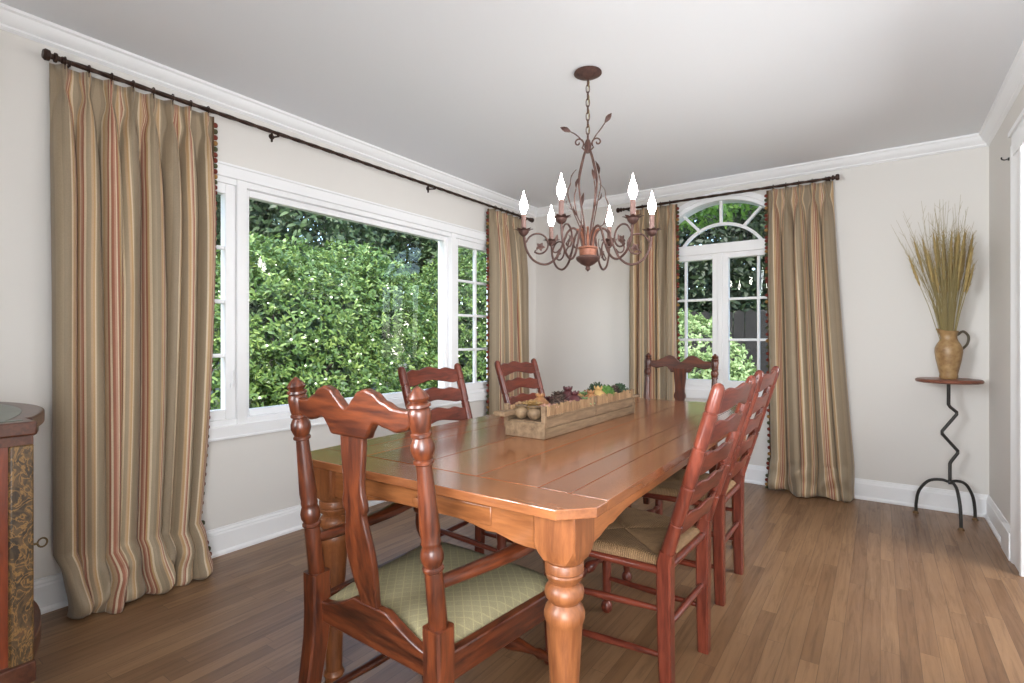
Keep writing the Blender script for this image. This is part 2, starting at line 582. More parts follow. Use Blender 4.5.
# side hall beyond the doorway
struct(MB().box((RX + 1.5, -3.3, 0), (RX + 1.6, BY + WT, CZ)), 'wall_hall', 'wall', smooth=0)
struct(MB().box((RX + WT, -WT, CZ), (RX + 1.6, BY + WT, CZ + .1)), 'ceiling_hall', 'ceil', smooth=0)

# crown moulding and baseboards: profile (out from wall, z) swept along a wall
CROWN = [(0, CZ), (.055, CZ), (.055, CZ - .012), (.046, CZ - .018), (.040, CZ - .034), (.026, CZ - .052), (.014, CZ - .060), (.014, CZ - .068), (.006, CZ - .075), (0, CZ - .078)]
BASE = [(0, 0), (.026, 0), (.026, .012), (.018, .022), (.015, .022), (.015, .108), (.011, .116), (.011, .122), (.006, .132), (.006, .138), (0, .14)]


def sweep(prof, a, b, nrm, name, ext=0.0, m0=0.0, m1=0.0):
    """m0, m1: +1 mitre inward at that end."""
    a, b, nr = Vector(a), Vector(b), Vector(nrm)
    t = (b - a).normalized()
    rr = [[tuple(a + t * (m0 * d) + nr * d + Vector((0, 0, z))) for d, z in prof], [tuple(b - t * (m1 * d) + nr * d + Vector((0, 0, z))) for d, z in prof]]
    return struct(MB().rings(rr), name, 'trim', smooth=25)


sweep(CROWN, (LX, 0, 0), (LX, BY, 0), (1, 0, 0), 'trim_1', 0, 0, 1)
sweep(CROWN, (LX, BY, 0), (RX, BY, 0), (0, -1, 0), 'trim_2', 0, 1, 1)
sweep(CROWN, (RX, 0, 0), (RX, BY, 0), (-1, 0, 0), 'trim_3', 0, 0, 1)
sweep(BASE, (LX, 0, 0), (LX, BY, 0), (1, 0, 0), 'baseboard_left', 0, 0, 1)
sweep(BASE, (LX, BY, 0), (RX, BY, 0), (0, -1, 0), 'baseboard_back', 0, 1, 1)
sweep(BASE, (RX, 3.605, 0), (RX, BY, 0), (-1, 0, 0), 'baseboard_right', 0, 0, 1)

# door casing on the right wall
c = MB()
CP = [(0, 0), (.018, 0), (.022, .014), (.016, .04), (.016, .16), (.024, .18), (.024, .205), (0, .205)]
for y0, sgn in ((DY1, 1), (2.35, -1)):
    rr = [[(RX - d, y0 + sgn * q, z) for d, q in CP] for z in (0, DZ + .06)]
    c.rings(rr)
c.box((RX - .02, 2.23, DZ), (RX, DY1 + .205, DZ + .11)).box((RX - .03, 2.20, DZ + .11), (RX, DY1 + .23, DZ + .135))
c.box((RX - .0005, DY1, 0), (RX + WT, DY1 + .012, DZ)).box((RX - .0005, 2.338, 0), (RX + WT, 2.35, DZ))
c.box((RX - .030, DY1 + .206, 0), (RX, DY1 + .41, .138))
struct(c, 'door_1', 'trim', bevel=.002)
struct(MB().prism([(0, 0), (.14, 0), (.125, .012), (.015, .012)], (RX, (2.35 + DY1) / 2, 0), (1, 0, 0), (0, 0, 1), DY1 - 2.35), 'trim_4',
       wood('threshold_oak', lin(70, 46, 30), lin(98, 68, 46), lin(120, 88, 62), 'Y', .35), smooth=0)
hk = empty('wall_hook', (RX, 3.79, 2.075))
tag(hk, 'tiny dark metal hook on the right wall beside the top of the doorway casing', 'hook')
MB().lathe((0, 0, 0), (-.006, 0, 0), [(0, .009), (1, .008)], 10).build('plate', 'iron', hk)
MB().tube(bez([(-.006, 0, 0), (-.02, 0, -.002), (-.03, 0, .004), (-.031, 0, .014)], 5), .0035, 6).build('peg', 'iron', hk)

# ------------------------------------------------------------------ window 1: picture window between two casements
w1 = empty('window_1', (LX, 2.315, OZ0))
w1['kind'] = 'structure'


def lp(mb):                                    # world-built shape as a part of window_1
    mb.v = [(x - LX, y - 2.315, z - OZ0) for x, y, z in mb.v]
    return mb


c = MB()
fx0, fx1 = LX - WT, LX
# jamb frame, head, sill, mullions
c.box((fx0, OY0, OZ0), (fx1, OY0 + .035, OZ1)).box((fx0, OY1 - .035, OZ0), (fx1, OY1, OZ1))
c.box((fx0, OY0, OZ1 - .035), (fx1, OY1, OZ1)).box((fx0, OY0, OZ0), (fx1, OY1, OZ0 + .035))
for ya, yb in ((1.445, 1.497), (3.153, 3.205)):
    c.box((fx0, ya, OZ0), (fx1 + .008, yb, OZ1))
lp(c).build('frame', 'trim', w1, bevel=.002, kind='structure')
c = MB()
CW = .065
for ya, yb, za, zb in ((OY0 - CW, OY0 + .005, OZ0 - .06, OZ1 + .06), (OY1 - .005, OY1 + CW, OZ0 - .06, OZ1 + .06),
                       (OY0, OY1, OZ1 - .005, OZ1 + .06), (OY0, OY1, OZ0 - .06, OZ0 + .005)):
    c.box((LX, ya, za), (LX + .018, yb, zb))
c.box((LX, OY0 - CW - .006, OZ1 + .052), (LX + .026, OY1 + CW + .006, OZ1 + .066))
c.box((LX, OY0 - CW, OZ0 - .066), (LX + .024, OY1 + CW, OZ0 - .052))
lp(c).build('casing', 'trim', w1, bevel=.004, kind='structure')


def sash(y0, y1, z0, z1, stile, x0, x1, nx, nz, name, wroot, conv, mm=.010):
    """Sash bars y0..y1 outer; glass inset; muntins."""
    s = MB()
    s.box((x0, y0, z0), (x1, y0 + stile, z1)).box((x0, y1 - stile, z0), (x1, y1, z1))
    s.box((x0, y0 + stile, z0), (x1, y1 - stile, z0 + stile)).box((x0, y0 + stile, z1 - stile), (x1, y1 - stile, z1))
    so = conv(s).build(name, 'trim', wroot, bevel=.003, kind='structure')
    if nx * nz > 1:
        s = MB()
        xm = (x0 + x1) / 2
        for i in range(1, nx):
            y = y0 + stile + (y1 - y0 - 2 * stile) * i / nx
            s.box((xm - .014, y - mm, z0 + stile), (xm + .016, y + mm, z1 - stile))
        for k in range(1, nz):
            z = z0 + stile + (z1 - z0 - 2 * stile) * k / nz
            s.box((xm - .013, y0 + stile, z - mm), (xm + .015, y1 - stile, z + mm))
        conv(s).build('muntins', 'trim', so, bevel=.003, kind='structure')
    g = MB()
    xm = (x0 + x1) / 2
    g.box((xm - .002, y0 + stile, z0 + stile), (xm + .002, y1 - stile, z1 - stile))
    conv(g).build('glass_pane', 'glass', so, smooth=0, kind='structure')
    return so


sash(1.497, 3.153, .695, 1.94, .036, LX - .085, LX - .035, 1, 1, 'sash', w1, lp)
for y0, y1, hy in ((.835, 1.445, 1.425), (3.205, 3.795, 3.225)):
    so = sash(y0, y1, .695, 1.94, .052, LX - .065, LX - .012, 2, 4, 'sash', w1, lp)
    h = MB()
    h.box((LX - .012, hy - .008, .86), (LX + .004, hy + .008, .885)).tube([(LX, hy, .875), (LX + .012, hy, .90), (LX + .012, hy, .955)], .005, 6)
    lp(h).build('latch', 'trim', so, kind='structure')

# ------------------------------------------------------------------ window 2: casement pair under an arched fanlight
w2 = empty('window_2', (XC, BY, BZ0))
w2['kind'] = 'structure'


def bp(mb):
    mb.v = [(x - XC, y - BY, z - BZ0) for x, y, z in mb.v]
    return mb


def bp_swap(mb):                               # shapes drawn as (depth, along, z) -> (along, BY - depth, z)
    mb.v = [(y, BY - x, z) for x, y, z in mb.v]
    return bp(mb)


c = MB()
c.box((XC - HW, BY, BZ0), (XC - HW + .03, BY + WT, SPR + .03)).box((XC + HW - .03, BY, BZ0), (XC + HW, BY + WT, SPR + .03))
c.box((XC - HW, BY, BZ0), (XC + HW, BY + WT, BZ0 + .035)).box((XC - HW, BY - .004, 1.815), (XC + HW, BY + WT, 1.893))
# arched head
aa = math.acos(HW / AR)
aout, ain = arc(XC, ACZ, AR, pi - aa, aa, 36), arc(XC, ACZ, AR - .034, pi - aa, aa, 36)
c.prism(aout + ain[::-1], (0, BY + WT / 2, 0), (1, 0, 0), (0, 0, 1), WT)
bp(c).build('frame', 'trim', w2, bevel=.002, kind='structure', smooth=25)
c = MB()
aout = arc(XC, ACZ, AR + .035, pi - aa + .02, aa - .02, 36)
ain = arc(XC, ACZ, AR - .004, pi - aa, aa, 36)
c.prism(aout + ain[::-1], (0, BY - .008, 0), (1, 0, 0), (0, 0, 1), .016)
for sg in (-1, 1):
    xa, xb = sorted((XC + sg * (HW - .005), XC + sg * (HW + .06)))
    c.box((xa, BY - .018, BZ0 - .06), (xb, BY, SPR + .02))
c.box((XC - HW - .06, BY - .018, BZ0 - .07), (XC + HW + .06, BY, BZ0 + .005))
bp(c).build('casing', 'trim', w2, bevel=.003, kind='structure', smooth=25)
for y0, y1 in ((XC - .55, XC - .012), (XC + .012, XC + .55)):
    sash(y0, y1, .735, 1.822, .05, -.075, -.02, 2, 3, 'sash', w2, bp_swap)
bp(MB().box((XC - .018, BY + .01, .735), (XC + .018, BY + .10, 1.82))).build('mullion', 'trim', w2, bevel=.003, kind='structure')
# fanlight bars and pane
c = MB()
IR, ICZ = .366, 1.690
ib = math.asin((1.893 - ICZ) / IR)
o1, i1 = arc(XC, ICZ, IR + .011, pi - ib, ib, 30), arc(XC, ICZ, IR - .013, pi - ib, ib, 30)
c.prism(o1 + i1[::-1], (0, BY + .05, 0), (1, 0, 0), (0, 0, 1), .03)
for (xa, za), (xb, zb) in (((-.30, 2.155), (-.165, 2.01)), ((.30, 2.155), (.165, 2.01)), ((0, 2.25), (0, 2.05))):
    d = Vector((xb - xa, zb - za)).normalized()
    p = Vector((-d.y, d.x)) * .011
    c.prism([(XC + xa + p.x, za + p.y), (XC + xa - p.x, za - p.y), (XC + xb - p.x, zb - p.y), (XC + xb + p.x, zb + p.y)], (0, BY + .05, 0), (1, 0, 0), (0, 0, 1), .028)
fan = bp(c).build('fanlight_bars', 'trim', w2, bevel=.003, kind='structure', smooth=25)
ain = arc(XC, ACZ, AR - .03, pi - aa, aa, 36)
zlow = 1.89
gp = [(x, max(z, zlow)) for x, z in ain]
bp(MB().prism(gp + [(gp[-1][0], zlow - .004), (gp[0][0], zlow - .004)], (0, BY + .05, 0), (1, 0, 0), (0, 0, 1), .004)).build('glass_pane', 'glass', fan, smooth=0, kind='structure')

# ------------------------------------------------------------------ dining table
TX, TY, TR = -1.016, 2.005, R(1.1)
TWD, TLN = 1.004, 2.12
tb = empty('dining_table', (TX, TY, 0), TR)
tag(tb, 'long honey pine farmhouse dining table with clipped corners and thick turned legs', 'table')
hw, hl, ch = TWD / 2, TLN / 2, .065
zt, th = .76, .023


def planks(parent):
    mb = MB()
    tints = []

    def pl(poly, zlo=zt - th, zhi=zt, t=None):
        n0 = len(mb.v)
        mb.prism(poly, (0, 0, (zlo + zhi) / 2), (1, 0, 0), (0, 1, 0), zhi - zlo)
        t = random.random() if t is None else t
        tints.extend([t] * (len(mb.v) - n0))

    g, be, bs = .0016, .125, .095
    for s in (-1, 1):
        e = MB().prism([(-hw + ch, s * hl), (hw - ch, s * hl), (hw, s * (hl - ch)), (hw, s * (hl - be + g)), (-hw, s * (hl - be + g)), (-hw, s * (hl - ch))],
                       (0, 0, zt - th / 2), (1, 0, 0), (0, 1, 0), th)
        eo = e.build('breadboard_end', 'pine_top_x', parent, smooth=0, bevel=.0022)
        eo.data.attributes.new('tint', 'FLOAT', 'POINT').data.foreach_set('value', [.5] * len(e.v))
    for s in (-1, 1):
        pl([(s * hw, -hl + be), (s * hw, hl - be), (s * (hw - bs) + g * s, hl - be), (s * (hw - bs) + g * s, -hl + be)][::s])
    xs = [-hw + bs, -.30, -.09, .13, .32, hw - bs]
    for a, b in zip(xs, xs[1:]):
        pl([(a + g, -hl + be + g), (b - g, -hl + be + g), (b - g, hl - be - g), (a + g, hl - be - g)])
    MB().box((-hw + .06, -hl + .06, zt - th - .001), (hw - .06, hl - .06, zt - .0022)).build('groove_backing', 'seam', parent, smooth=0)  # added dark sheet below the planks; groove darkness is put into its colour
    me_o = mb.build('tabletop', 'pine_top', parent, smooth=0, bevel=.0006)
    me = me_o.data
    at = me.attributes.new('tint', 'FLOAT', 'POINT')
    at.data.foreach_set('value', tints)
    return me_o


planks(tb)
lx, ly = hw - .092, hl - .090
for sx in (-1, 1):
    for sy in (-1, 1):
        x, y = sx * lx, sy * ly
        m = MB()
        q = .052
        sq = lambda r, z, k=.012: [(x + a * r + c2 * k, y + b * r + d2 * k, z) for a, b, c2, d2 in
                                   ((-1, -1, 1, 0), (1, -1, -1, 0), (1, -1, 0, 1), (1, 1, 0, -1), (1, 1, -1, 0), (-1, 1, 1, 0), (-1, 1, 0, -1), (-1, -1, 0, 1))]
        m.rings([sq(q, .734, .004), sq(q, .66, .004), sq(q * .97, .642, .012), sq(q * .90, .627, .02)])
        H = .632
        prof = [(.632, .046), (.624, .0465), (.618, .042), (.614, .0445), (.598, .0445), (.594, .041), (.59, .0435), (.580, .041), (.574, .034), (.570, .033),
                (.566, .038), (.558, .0435), (.548, .0455), (.538, .0435), (.530, .036), (.526, .034), (.522, .037), (.514, .043), (.503, .0465), (.492, .0465), (.484, .044),
                (.478, .0415), (.44, .0395), (.36, .0345), (.26, .0295), (.16, .0265), (.085, .0250), (.08, .029), (.072, .032), (.064, .029), (.058, .024),
                (.05, .026), (.04, .030), (.028, .0305), (.014, .027), (.0, .022)]
        m.lathe((x, y, H), (x, y, 0), [((H - z) / H, r) for z, r in prof], 24)
        m.build('leg', 'pine', tb, smooth=38)


def apron(length):
    """Outline in (along, z): straight top, shaped lower edge."""
    a = length / 2
    top = zt - th - .001
    pts = [(-a, top), (a, top), (a, .640)]
    low = [(a - .04, .640), (a - .07, .643), (a - .10, .650), (a - .125, .655), (a - .15, .653), (a - .18, .659), (a - .22, .665), (a - .27, .668)]
    return pts + low + [(-x, z) for x, z in reversed(low)] + [(-a, .640)]


for s in (-1, 1):
    MB().prism(apron(2 * lx - .09), (0, s * (hl - .095 + .028), 0), (1, 0, 0), (0, 0, 1), .022).build('apron', 'pine_end', tb, bevel=.002)
    MB().prism(apron(2 * ly - .09), (s * (hw - .095 + .028), 0, 0), (0, 1, 0), (0, 0, 1), .022).build('apron', 'pine_side', tb, bevel=.002)
    d = MB().box((-.23, s * (hl - .095 + .036) - .006, .668), (.23, s * (hl - .095 + .036) + .006, .716))
    do = d.build('drawer_front', 'pine_end', tb, bevel=.003)
    MB().lathe((0, s * (hl - .054), .692), (0, s * (hl - .03), .692), [(0, .006), (.4, .007), (.6, .013), (.9, .013), (1, .004)], 12).build('knob', 'pine_end', do)


# ------------------------------------------------------------------ chairs
def armchair(name, loc, rz):
    r = empty(name, loc, rz)
    rake = .062
    yb, zb, zt_ = -.21, .505, 1.027
    dv = Vector((0, -rake, zt_ - zb)).normalized()

    def pt(x, z, dy=0.0):
        return Vector((x, yb - rake * (z - zb) / (zt_ - zb) + dy, z))

    XP = .217
    for s in (-1, 1):
        m = MB()
        x = s * XP
        sect = [(-1, -.8), (-.8, -1), (.8, -1), (1, -.8), (1, .8), (.8, 1), (-.8, 1), (-1, .8)]
        m.tube([(x * 1.08, yb - .075, 0), (x * 1.03, yb - .025, .2), (x, yb - .004, .36), (x, yb, .43), pt(x, .525)], [.019, .021, .0245, .0255, .0255], sect=sect, up=(0, 1, 0))
        L = 1.0
        prof = [(0, .018), (.01, .0205), (.20, .0195), (.245, .019), (.252, .0225), (.262, .0225), (.268, .0185), (.275, .0195), (.29, .0235), (.315, .0245), (.335, .022), (.35, .019),
                (.36, .0205), (.372, .0205), (.38, .0195), (.42, .0215), (.50, .0195), (.66, .0160), (.685, .0155), (.692, .021), (.702, .021), (.708, .017), (.72, .020), (.745, .0245), (.77, .0235),
                (.795, .017), (.802, .0215), (.812, .0215), (.818, .0185), (.83, .0205), (.885, .0235), (.905, .0225), (.912, .0195), (.920, .0245), (.93, .0235), (.938, .017), (.945, .021), (.955, .0225), (.968, .0185), (.985, .010), (.995, .004), (1, .001)]
        m.lathe(pt(x, .52), pt(x, zt_), prof, 16)
        m.build('back_post', 'maho_z', r, smooth=38)
        # front leg and arm support, turned
        fx, fy = s * .245, .215
        m = MB()
        H = .455
        prof = [(0, .021), (.03, .024), (.06, .025), (.08, .016), (.10, .019), (.13, .022), (.30, .024), (.40, .022), (.43, .017), (.45, .024), (.47, .017), (.50, .022), (.62, .026), (.76, .0265), (.82, .027), (1, .027)]
        m.lathe((fx, fy, 0), (fx, fy, H), prof, 14)
        m.build('front_leg', 'maho_z', r, smooth=38)
        m = MB()
        a0, a1 = (fx, fy - .01, .45), (fx * .99, fy - .055, .612)
        m.lathe(a0, a1, [(0, .020), (.08, .022), (.12, .015), (.2, .017), (.4, .023), (.55, .022), (.75, .014), (.8, .019), (.85, .019), (.88, .013), (1, .014)], 12)
        m.build('arm_support', 'maho_z', r, smooth=38)
        m = MB()
        P = bez([(s * .212, yb - .018, .612), (s * .222, yb + .10, .606), (s * .236, yb + .24, .604), (s * .247, yb + .36, .614), (s * .252, yb + .42, .612)], 5)
        n = len(P)
        rad = []
        for i in range(n):
            t = i / (n - 1)
            wdt = .012 + .016 * min(1, t * 1.3) ** 1.3
            if t > .95:
                wdt *= .75
            rad.append((.011 + .004 * t, wdt))
        m.tube(P, rad, sect=[(-1, -.7), (-.6, -1), (.6, -1), (1, -.7), (1, .7), (.6, 1), (-.6, 1), (-1, .7)], up=(0, 0, 1))
        m.build('armrest', 'maho_y', r, smooth=50)
        # side stretcher
        MB().lathe((s * .222, yb - .02, .20), (s * .245, .215, .17), [(0, .009), (.15, .010), (.5, .014), (.85, .010), (1, .009)], 10).build('stretcher', 'maho_y', r)
    # front stretcher, bulbous turning
    MB().lathe((-.245, .215, .25), (.245, .215, .25), [(0, .009), (.08, .011), (.12, .015), (.15, .010), (.22, .014), (.32, .024), (.38, .022), (.43, .012), (.46, .018), (.5, .022),
                                                     (.54, .018), (.57, .012), (.62, .022), (.68, .024), (.78, .014), (.85, .010), (.88, .015), (.92, .011), (1, .009)], 12).build('stretcher', 'maho_x', r)
    MB().lathe((-.222, yb - .022, .24), (.222, yb - .022, .24), [(0, .010), (1, .010)], 10).build('stretcher', 'maho_x', r)

    # seat rails (trapezoid) and the shaped rear rail
    m = MB()
    for s in (-1, 1):
        m.rings([[(s * .212 - .012, yb, z0) for z0 in ()] or [(s * .203, yb, .395), (s * .227, yb, .395), (s * .227, yb, .458), (s * .203, yb, .458)],
                 [(s * .233, .215, .395), (s * .257, .215, .395), (s * .257, .215, .458), (s * .233, .215, .458)]])
    m.box((-.245, .203, .395), (.245, .229, .458))
    m.build('seat_frame', 'maho_y', r, bevel=.004)
    N = 48
    cols = []
    for i in range(N + 1):
        x = -.20 + .40 * i / N
        a = abs(x)
        top = .455 + .05 * max(0.0, 1 - max(0, a - .06) / .12) ** 1.4 if a > .06 else .505
        top = max(.452, top)
        bot = .398 + .012 * sin(pi * (i / N)) * 0
        cols.append((x, bot, top, (tuple(pt(x, bot)), tuple(pt(x, top)))))
    m = MB().strip(cols, .024)
    m.build('rear_rail', 'maho_x', r, bevel=.004)
    # splat: vase shape
    half = [(.498, 0.0280), (.51, 0.0287), (.53, 0.0322), (.57, 0.0406), (.615, 0.0462), (.655, 0.0448), (.69, 0.0378), (.715, 0.0322), (.728, 0.0308), (.738, 0.0378), (.752, 0.0392), (.775, 0.0322), (.80, 0.0315),
            (.83, 0.0343), (.86, 0.0378), (.888, 0.0392), (.906, 0.0406), (.93, 0.0560)]
    o = pt(0, 0)
    rr = []
    d = Vector((0, .0085, 0))
    for z, hwid in half:
        bow = .018 * sin(pi * (z - .49) / .44)
        c0 = pt(0, z, -bow)
        rr.append([tuple(c0 + Vector((-hwid, -.0085, 0))), tuple(c0 + Vector((hwid, -.0085, 0))), tuple(c0 + Vector((hwid, .0085, 0))), tuple(c0 + Vector((-hwid, .0085, 0)))])
    MB().rings(rr).build('splat', 'maho_z', r, smooth=45, bevel=.004)
    # crest rail with two humps
    T = [(0, .968), (.012, .974), (.03, .992), (.05, 1.008), (.072, 1.014), (.095, 1.008), (.125, .990), (.155, .978), (.185, .976), (.20, .978)]
    B = [(0, .902), (.066, .902), (.069, .915), (.078, .925), (.085, .936), (.10, .939), (.125, .933), (.155, .926), (.18, .932), (.20, .942)]

    def lerp(L, x):
        for (a, p), (b, q) in zip(L, L[1:]):
            if x <= b:
                k = (x - a) / (b - a)
                k2 = k * k * (3 - 2 * k)
                return p + (q - p) * (k if b - a < .02 else k2)
        return L[-1][1]

    cols = []
    N = 64
    for i in range(N + 1):
        x = -.20 + .40 * i / N
        b, t = lerp(B, abs(x)), lerp(T, abs(x))
        dy = -.010 * cos(pi * x / .4)
        cols.append((x, b, t, (tuple(pt(x, b, dy)), tuple(pt(x, t, dy)))))
    MB().strip(cols, .024).build('crest_rail', 'maho_x', r, smooth=50, bevel=.006, seg=3)
    # drop-in cushion
    m = MB()
    N = 18
    grid = []
    for j in range(N + 1):
        t = j / N
        y = yb + .012 + t * .44
        wd = .195 + t * .058
        row = []
        for i in range(N + 1):
            u = -1 + 2 * i / N
            e = (1 - u ** 6) * (1 - (2 * t - 1) ** 6)
            cr = 1 - .10 * max(0, abs(u) * abs(2 * t - 1) - .6) / .4
            row.append((u * wd * (cr if t > .5 else 1), y * 1.0 - (.02 * max(0, abs(u) - .7) if t > .9 else 0), .452 + .030 * max(e, 0) ** .45 + .006 * (1 - u * u) * (1 - (2 * t - 1) ** 2)))
        grid.append(row)
    vs = [p for row in grid for p in row]
    fs = [(j * (N + 1) + i, j * (N + 1) + i + 1, (j + 1) * (N + 1) + i + 1, (j + 1) * (N + 1) + i) for j in range(N) for i in range(N)]
    edge = [i for i in range(N + 1)] + [j * (N + 1) + N for j in range(1, N + 1)] + [N * (N + 1) + i for i in range(N - 1, -1, -1)] + [j * (N + 1) for j in range(N - 1, 0, -1)]
    o = len(vs)
    vs += [(vs[k][0], vs[k][1], .435) for k in edge]
    ne = len(edge)
    fs += [(edge[k], edge[(k + 1) % ne], o + (k + 1) % ne, o + k) for k in range(ne)]
    fs.append(tuple(o + k for k in range(ne - 1, -1, -1)))
    m.add(vs, fs)
    m.build('seat_cushion', 'seatfab', r, smooth=60)
    return r


ac = armchair('armchair', (-.962, 1.02, 0), R(-1.5))
tag(ac, 'dark cherry armchair with its back to the viewer at the near end of the table', 'armchair', 'armchairs at the table ends')
ac2 = copy_tree(ac)
ac2.location = (-1.068, 3.165, 0)
ac2.rotation_euler = (0, 0, R(180))
tag(ac2, 'cherry armchair at the far end of the table before the arched window', 'armchair', 'armchairs at the table ends')


def sidechair(name, loc, rz):
    r = empty(name, loc, rz)
    yb, zb, zt_, rake = -.20, .45, .995, .165

    def pt(x, z, dy=0.0):
        f = max(0, z - zb) / (zt_ - zb)
        return Vector((x * (1 + .08 * f), yb - rake * f + dy, z))

    XP = .186
    sect = [(-1, -.75), (-.75, -1), (.75, -1), (1, -.75), (1, .75), (.75, 1), (-.75, 1), (-1, .75)]
    rnd = [(cos(2 * pi * (j + .5) / 8 + pi), sin(2 * pi * (j + .5) / 8 + pi)) for j in range(8)]
    for s in (-1, 1):
        x = s * XP
        m = MB()
        m.tube([(x * .96, yb - .004, 0), (x * .98, yb, .2), (x, yb, .36), pt(x, .44), pt(x, .475)], [.019, .0215, .0225, .0225, .021], sect=sect, up=(0, 1, 0))
        prof = [(0, .0215)]
        for k in (.20, .42, .64, .84):
            prof += [(k - .008, .0205), (k - .004, .0180), (k + .004, .0180), (k + .008, .0205)]
        prof += [(.95, .0195), (.98, .0165), (.995, .010), (1, .002)]
        m.lathe(pt(x, .46), pt(x, zt_), prof, 14)
        m.build('back_post', 'red_z', r, smooth=38)
        fx, fy = s * .215, .20
        m = MB()
        m.lathe((fx, fy, 0), (fx, fy, .425), [(0, .014), (.02, .021), (.06, .024), (.09, .020), (.11, .013), (.14, .015), (.2, .017), (.5, .0195), (.66, .020), (.68, .016), (.70, .021), (.72, .021), (.74, .018), (.8, .0215), (1, .0215)], 14)
        m.build('front_leg', 'red_z', r, smooth=38)
        for z in (.14, .28):
            MB().lathe((x, yb, z + .015), (fx, fy, z), [(0, .008), (.12, .0095), (.5, .0125), (.88, .0095), (1, .008)], 10).build('stretcher', 'red_y', r)
    MB().lathe((-.215, .20, .235), (.215, .20, .235), [(0, .009), (.1, .011), (.14, .015), (.17, .010), (.24, .014), (.33, .023), (.39, .020), (.43, .012), (.46, .017), (.5, .021),
                                                   (.54, .017), (.57, .012), (.61, .020), (.67, .023), (.76, .014), (.83, .010), (.86, .015), (.9, .011), (1, .009)], 12).build('stretcher', 'red_x', r)
    MB().lathe((-XP, yb, .24), (XP, yb, .24), [(0, .008), (.12, .010), (.5, .012), (.88, .010), (1, .008)], 10).build('stretcher', 'red_x', r)
    # five shaped slats
    for k, zc in enumerate((.560, .655, .750, .845, .942)):
        cols = []
        N = 36
        hh = .036 if k < 4 else .038
        for i in range(N + 1):
            q = -1 + 2 * i / N
            x = q * (XP - .004) * (1 + .08 * (zc - zb) / (zt_ - zb))
            a = abs(q)
            hump = .014 * math.exp(-(a / .30) ** 2) + .010 * math.exp(-((a - .62) / .16) ** 2) - .006 * a
            lowh = .016 * math.exp(-(a / .42) ** 2) - .004 * math.exp(-((a - .72) / .14) ** 2)
            zh, zl = zc + hh * .75 + hump, zc - hh + lowh
            bow = -.020 * (1 - q * q)
            cols.append((x, zl, zh, (tuple(pt(x / (1 + .08 * (zl - zb) / (zt_ - zb)), zl, bow)), tuple(pt(x / (1 + .08 * (zh - zb) / (zt_ - zb)), zh, bow)))))
        MB().strip(cols, .012).build('slat', 'red_x', r, smooth=50, bevel=.003)
    # rush seat: four woven wedges
    N = 20
    zs = .452
    vs, fs, uvs = [], [], []
    corners = [(-.185, yb + .005), (.185, yb + .005), (.228, .222), (-.228, .222)]
    cen = Vector((0, .02))
    for k in range(4):
        a, b = Vector(corners[k]), Vector(corners[(k + 1) % 4])
        o = len(vs)
        for j in range(N + 1):
            t = j / N
            pa, pb = a + (cen - a) * t, b + (cen - b) * t
            for i in range(N + 1):
                q = i / N
                p = pa + (pb - pa) * q
                e = abs(2 * q - 1)
                z = zs - .006 * t - .007 * e ** 4 * (1 - t) ** .2 + .006 * (1 - e ** 2) * (1 - t)
                z -= .016 * max(0, 1 - t * 9) ** 2
                vs.append((p.x, p.y, z))
                uvs.append(((p - a).dot((b - a).normalized()), t * .2 + k))
        for j in range(N):
            for i in range(N):
                fs.append((o + j * (N + 1) + i, o + j * (N + 1) + i + 1, o + (j + 1) * (N + 1) + i + 1, o + (j + 1) * (N + 1) + i))
        # rolled side
        oo = len(vs)
        for zq, ins in ((zs - .030, 0.0), (zs - .044, .02)):
            for i in range(N + 1):
                p = a + (b - a) * (i / N)
                p = p + (cen - p) * ins
                vs.append((p.x, p.y, zq))
                uvs.append(((p - a).dot((b - a).normalized()), -.1 + k))
        for i in range(N):
            fs.append((oo + i, oo + i + 1, o + i + 1, o + i))
            fs.append((oo + N + 1 + i, oo + N + 2 + i, oo + i + 1, oo + i))
    me = bpy.data.meshes.new('rush_seat')
    me.from_pydata(vs, [], fs)
    ul = me.uv_layers.new(name='UVMap')
    li = np.empty(len(me.loops), dtype=np.int32)
    me.loops.foreach_get('vertex_index', li)
    ul.data.foreach_set('uv', np.array(uvs, dtype=np.float32)[li].ravel())
    me.shade_smooth()
    me.materials.append(M['rush'])
    so = bpy.data.objects.new('rush_seat', me)
    COL.objects.link(so)
    so.parent = r
    m = MB()
    for s in (-1, 1):
        m.lathe((s * .192, yb, .415), (s * .215, .20, .415), [(0, .013), (1, .013)], 10)
    m.lathe((-.215, .20, .418), (.215, .20, .418), [(0, .013), (1, .013)], 10).lathe((-XP, yb, .418), (XP, yb, .418), [(0, .013), (1, .013)], 10)
    m.build('seat_rail', 'red_y', r)
    return r


sc = sidechair('ladderback_chair', (-.728, 1.765, 0), R(88))
GRP = 'ladderback chairs along the table'
tag(sc, 'red cherry ladderback chair with rush seat nearest the viewer, by the near table leg', 'chair', GRP)
for (x, y, a, lab) in ((-.758, 2.50, 90, 'ladderback chair with rush seat, farther of two on the side away from the picture window'),
                       (-1.425, 1.870, -88, 'ladderback chair standing before the big picture window, beyond the near armchair'),
                       (-1.465, 2.65, -89, 'ladderback chair behind the wooden trough, beside the striped curtain at the casement')):
    c2 = copy_tree(sc)
    c2.location = (x, y, 0)
    c2.rotation_euler = (0, 0, R(a))
    tag(c2, lab, 'chair', GRP)


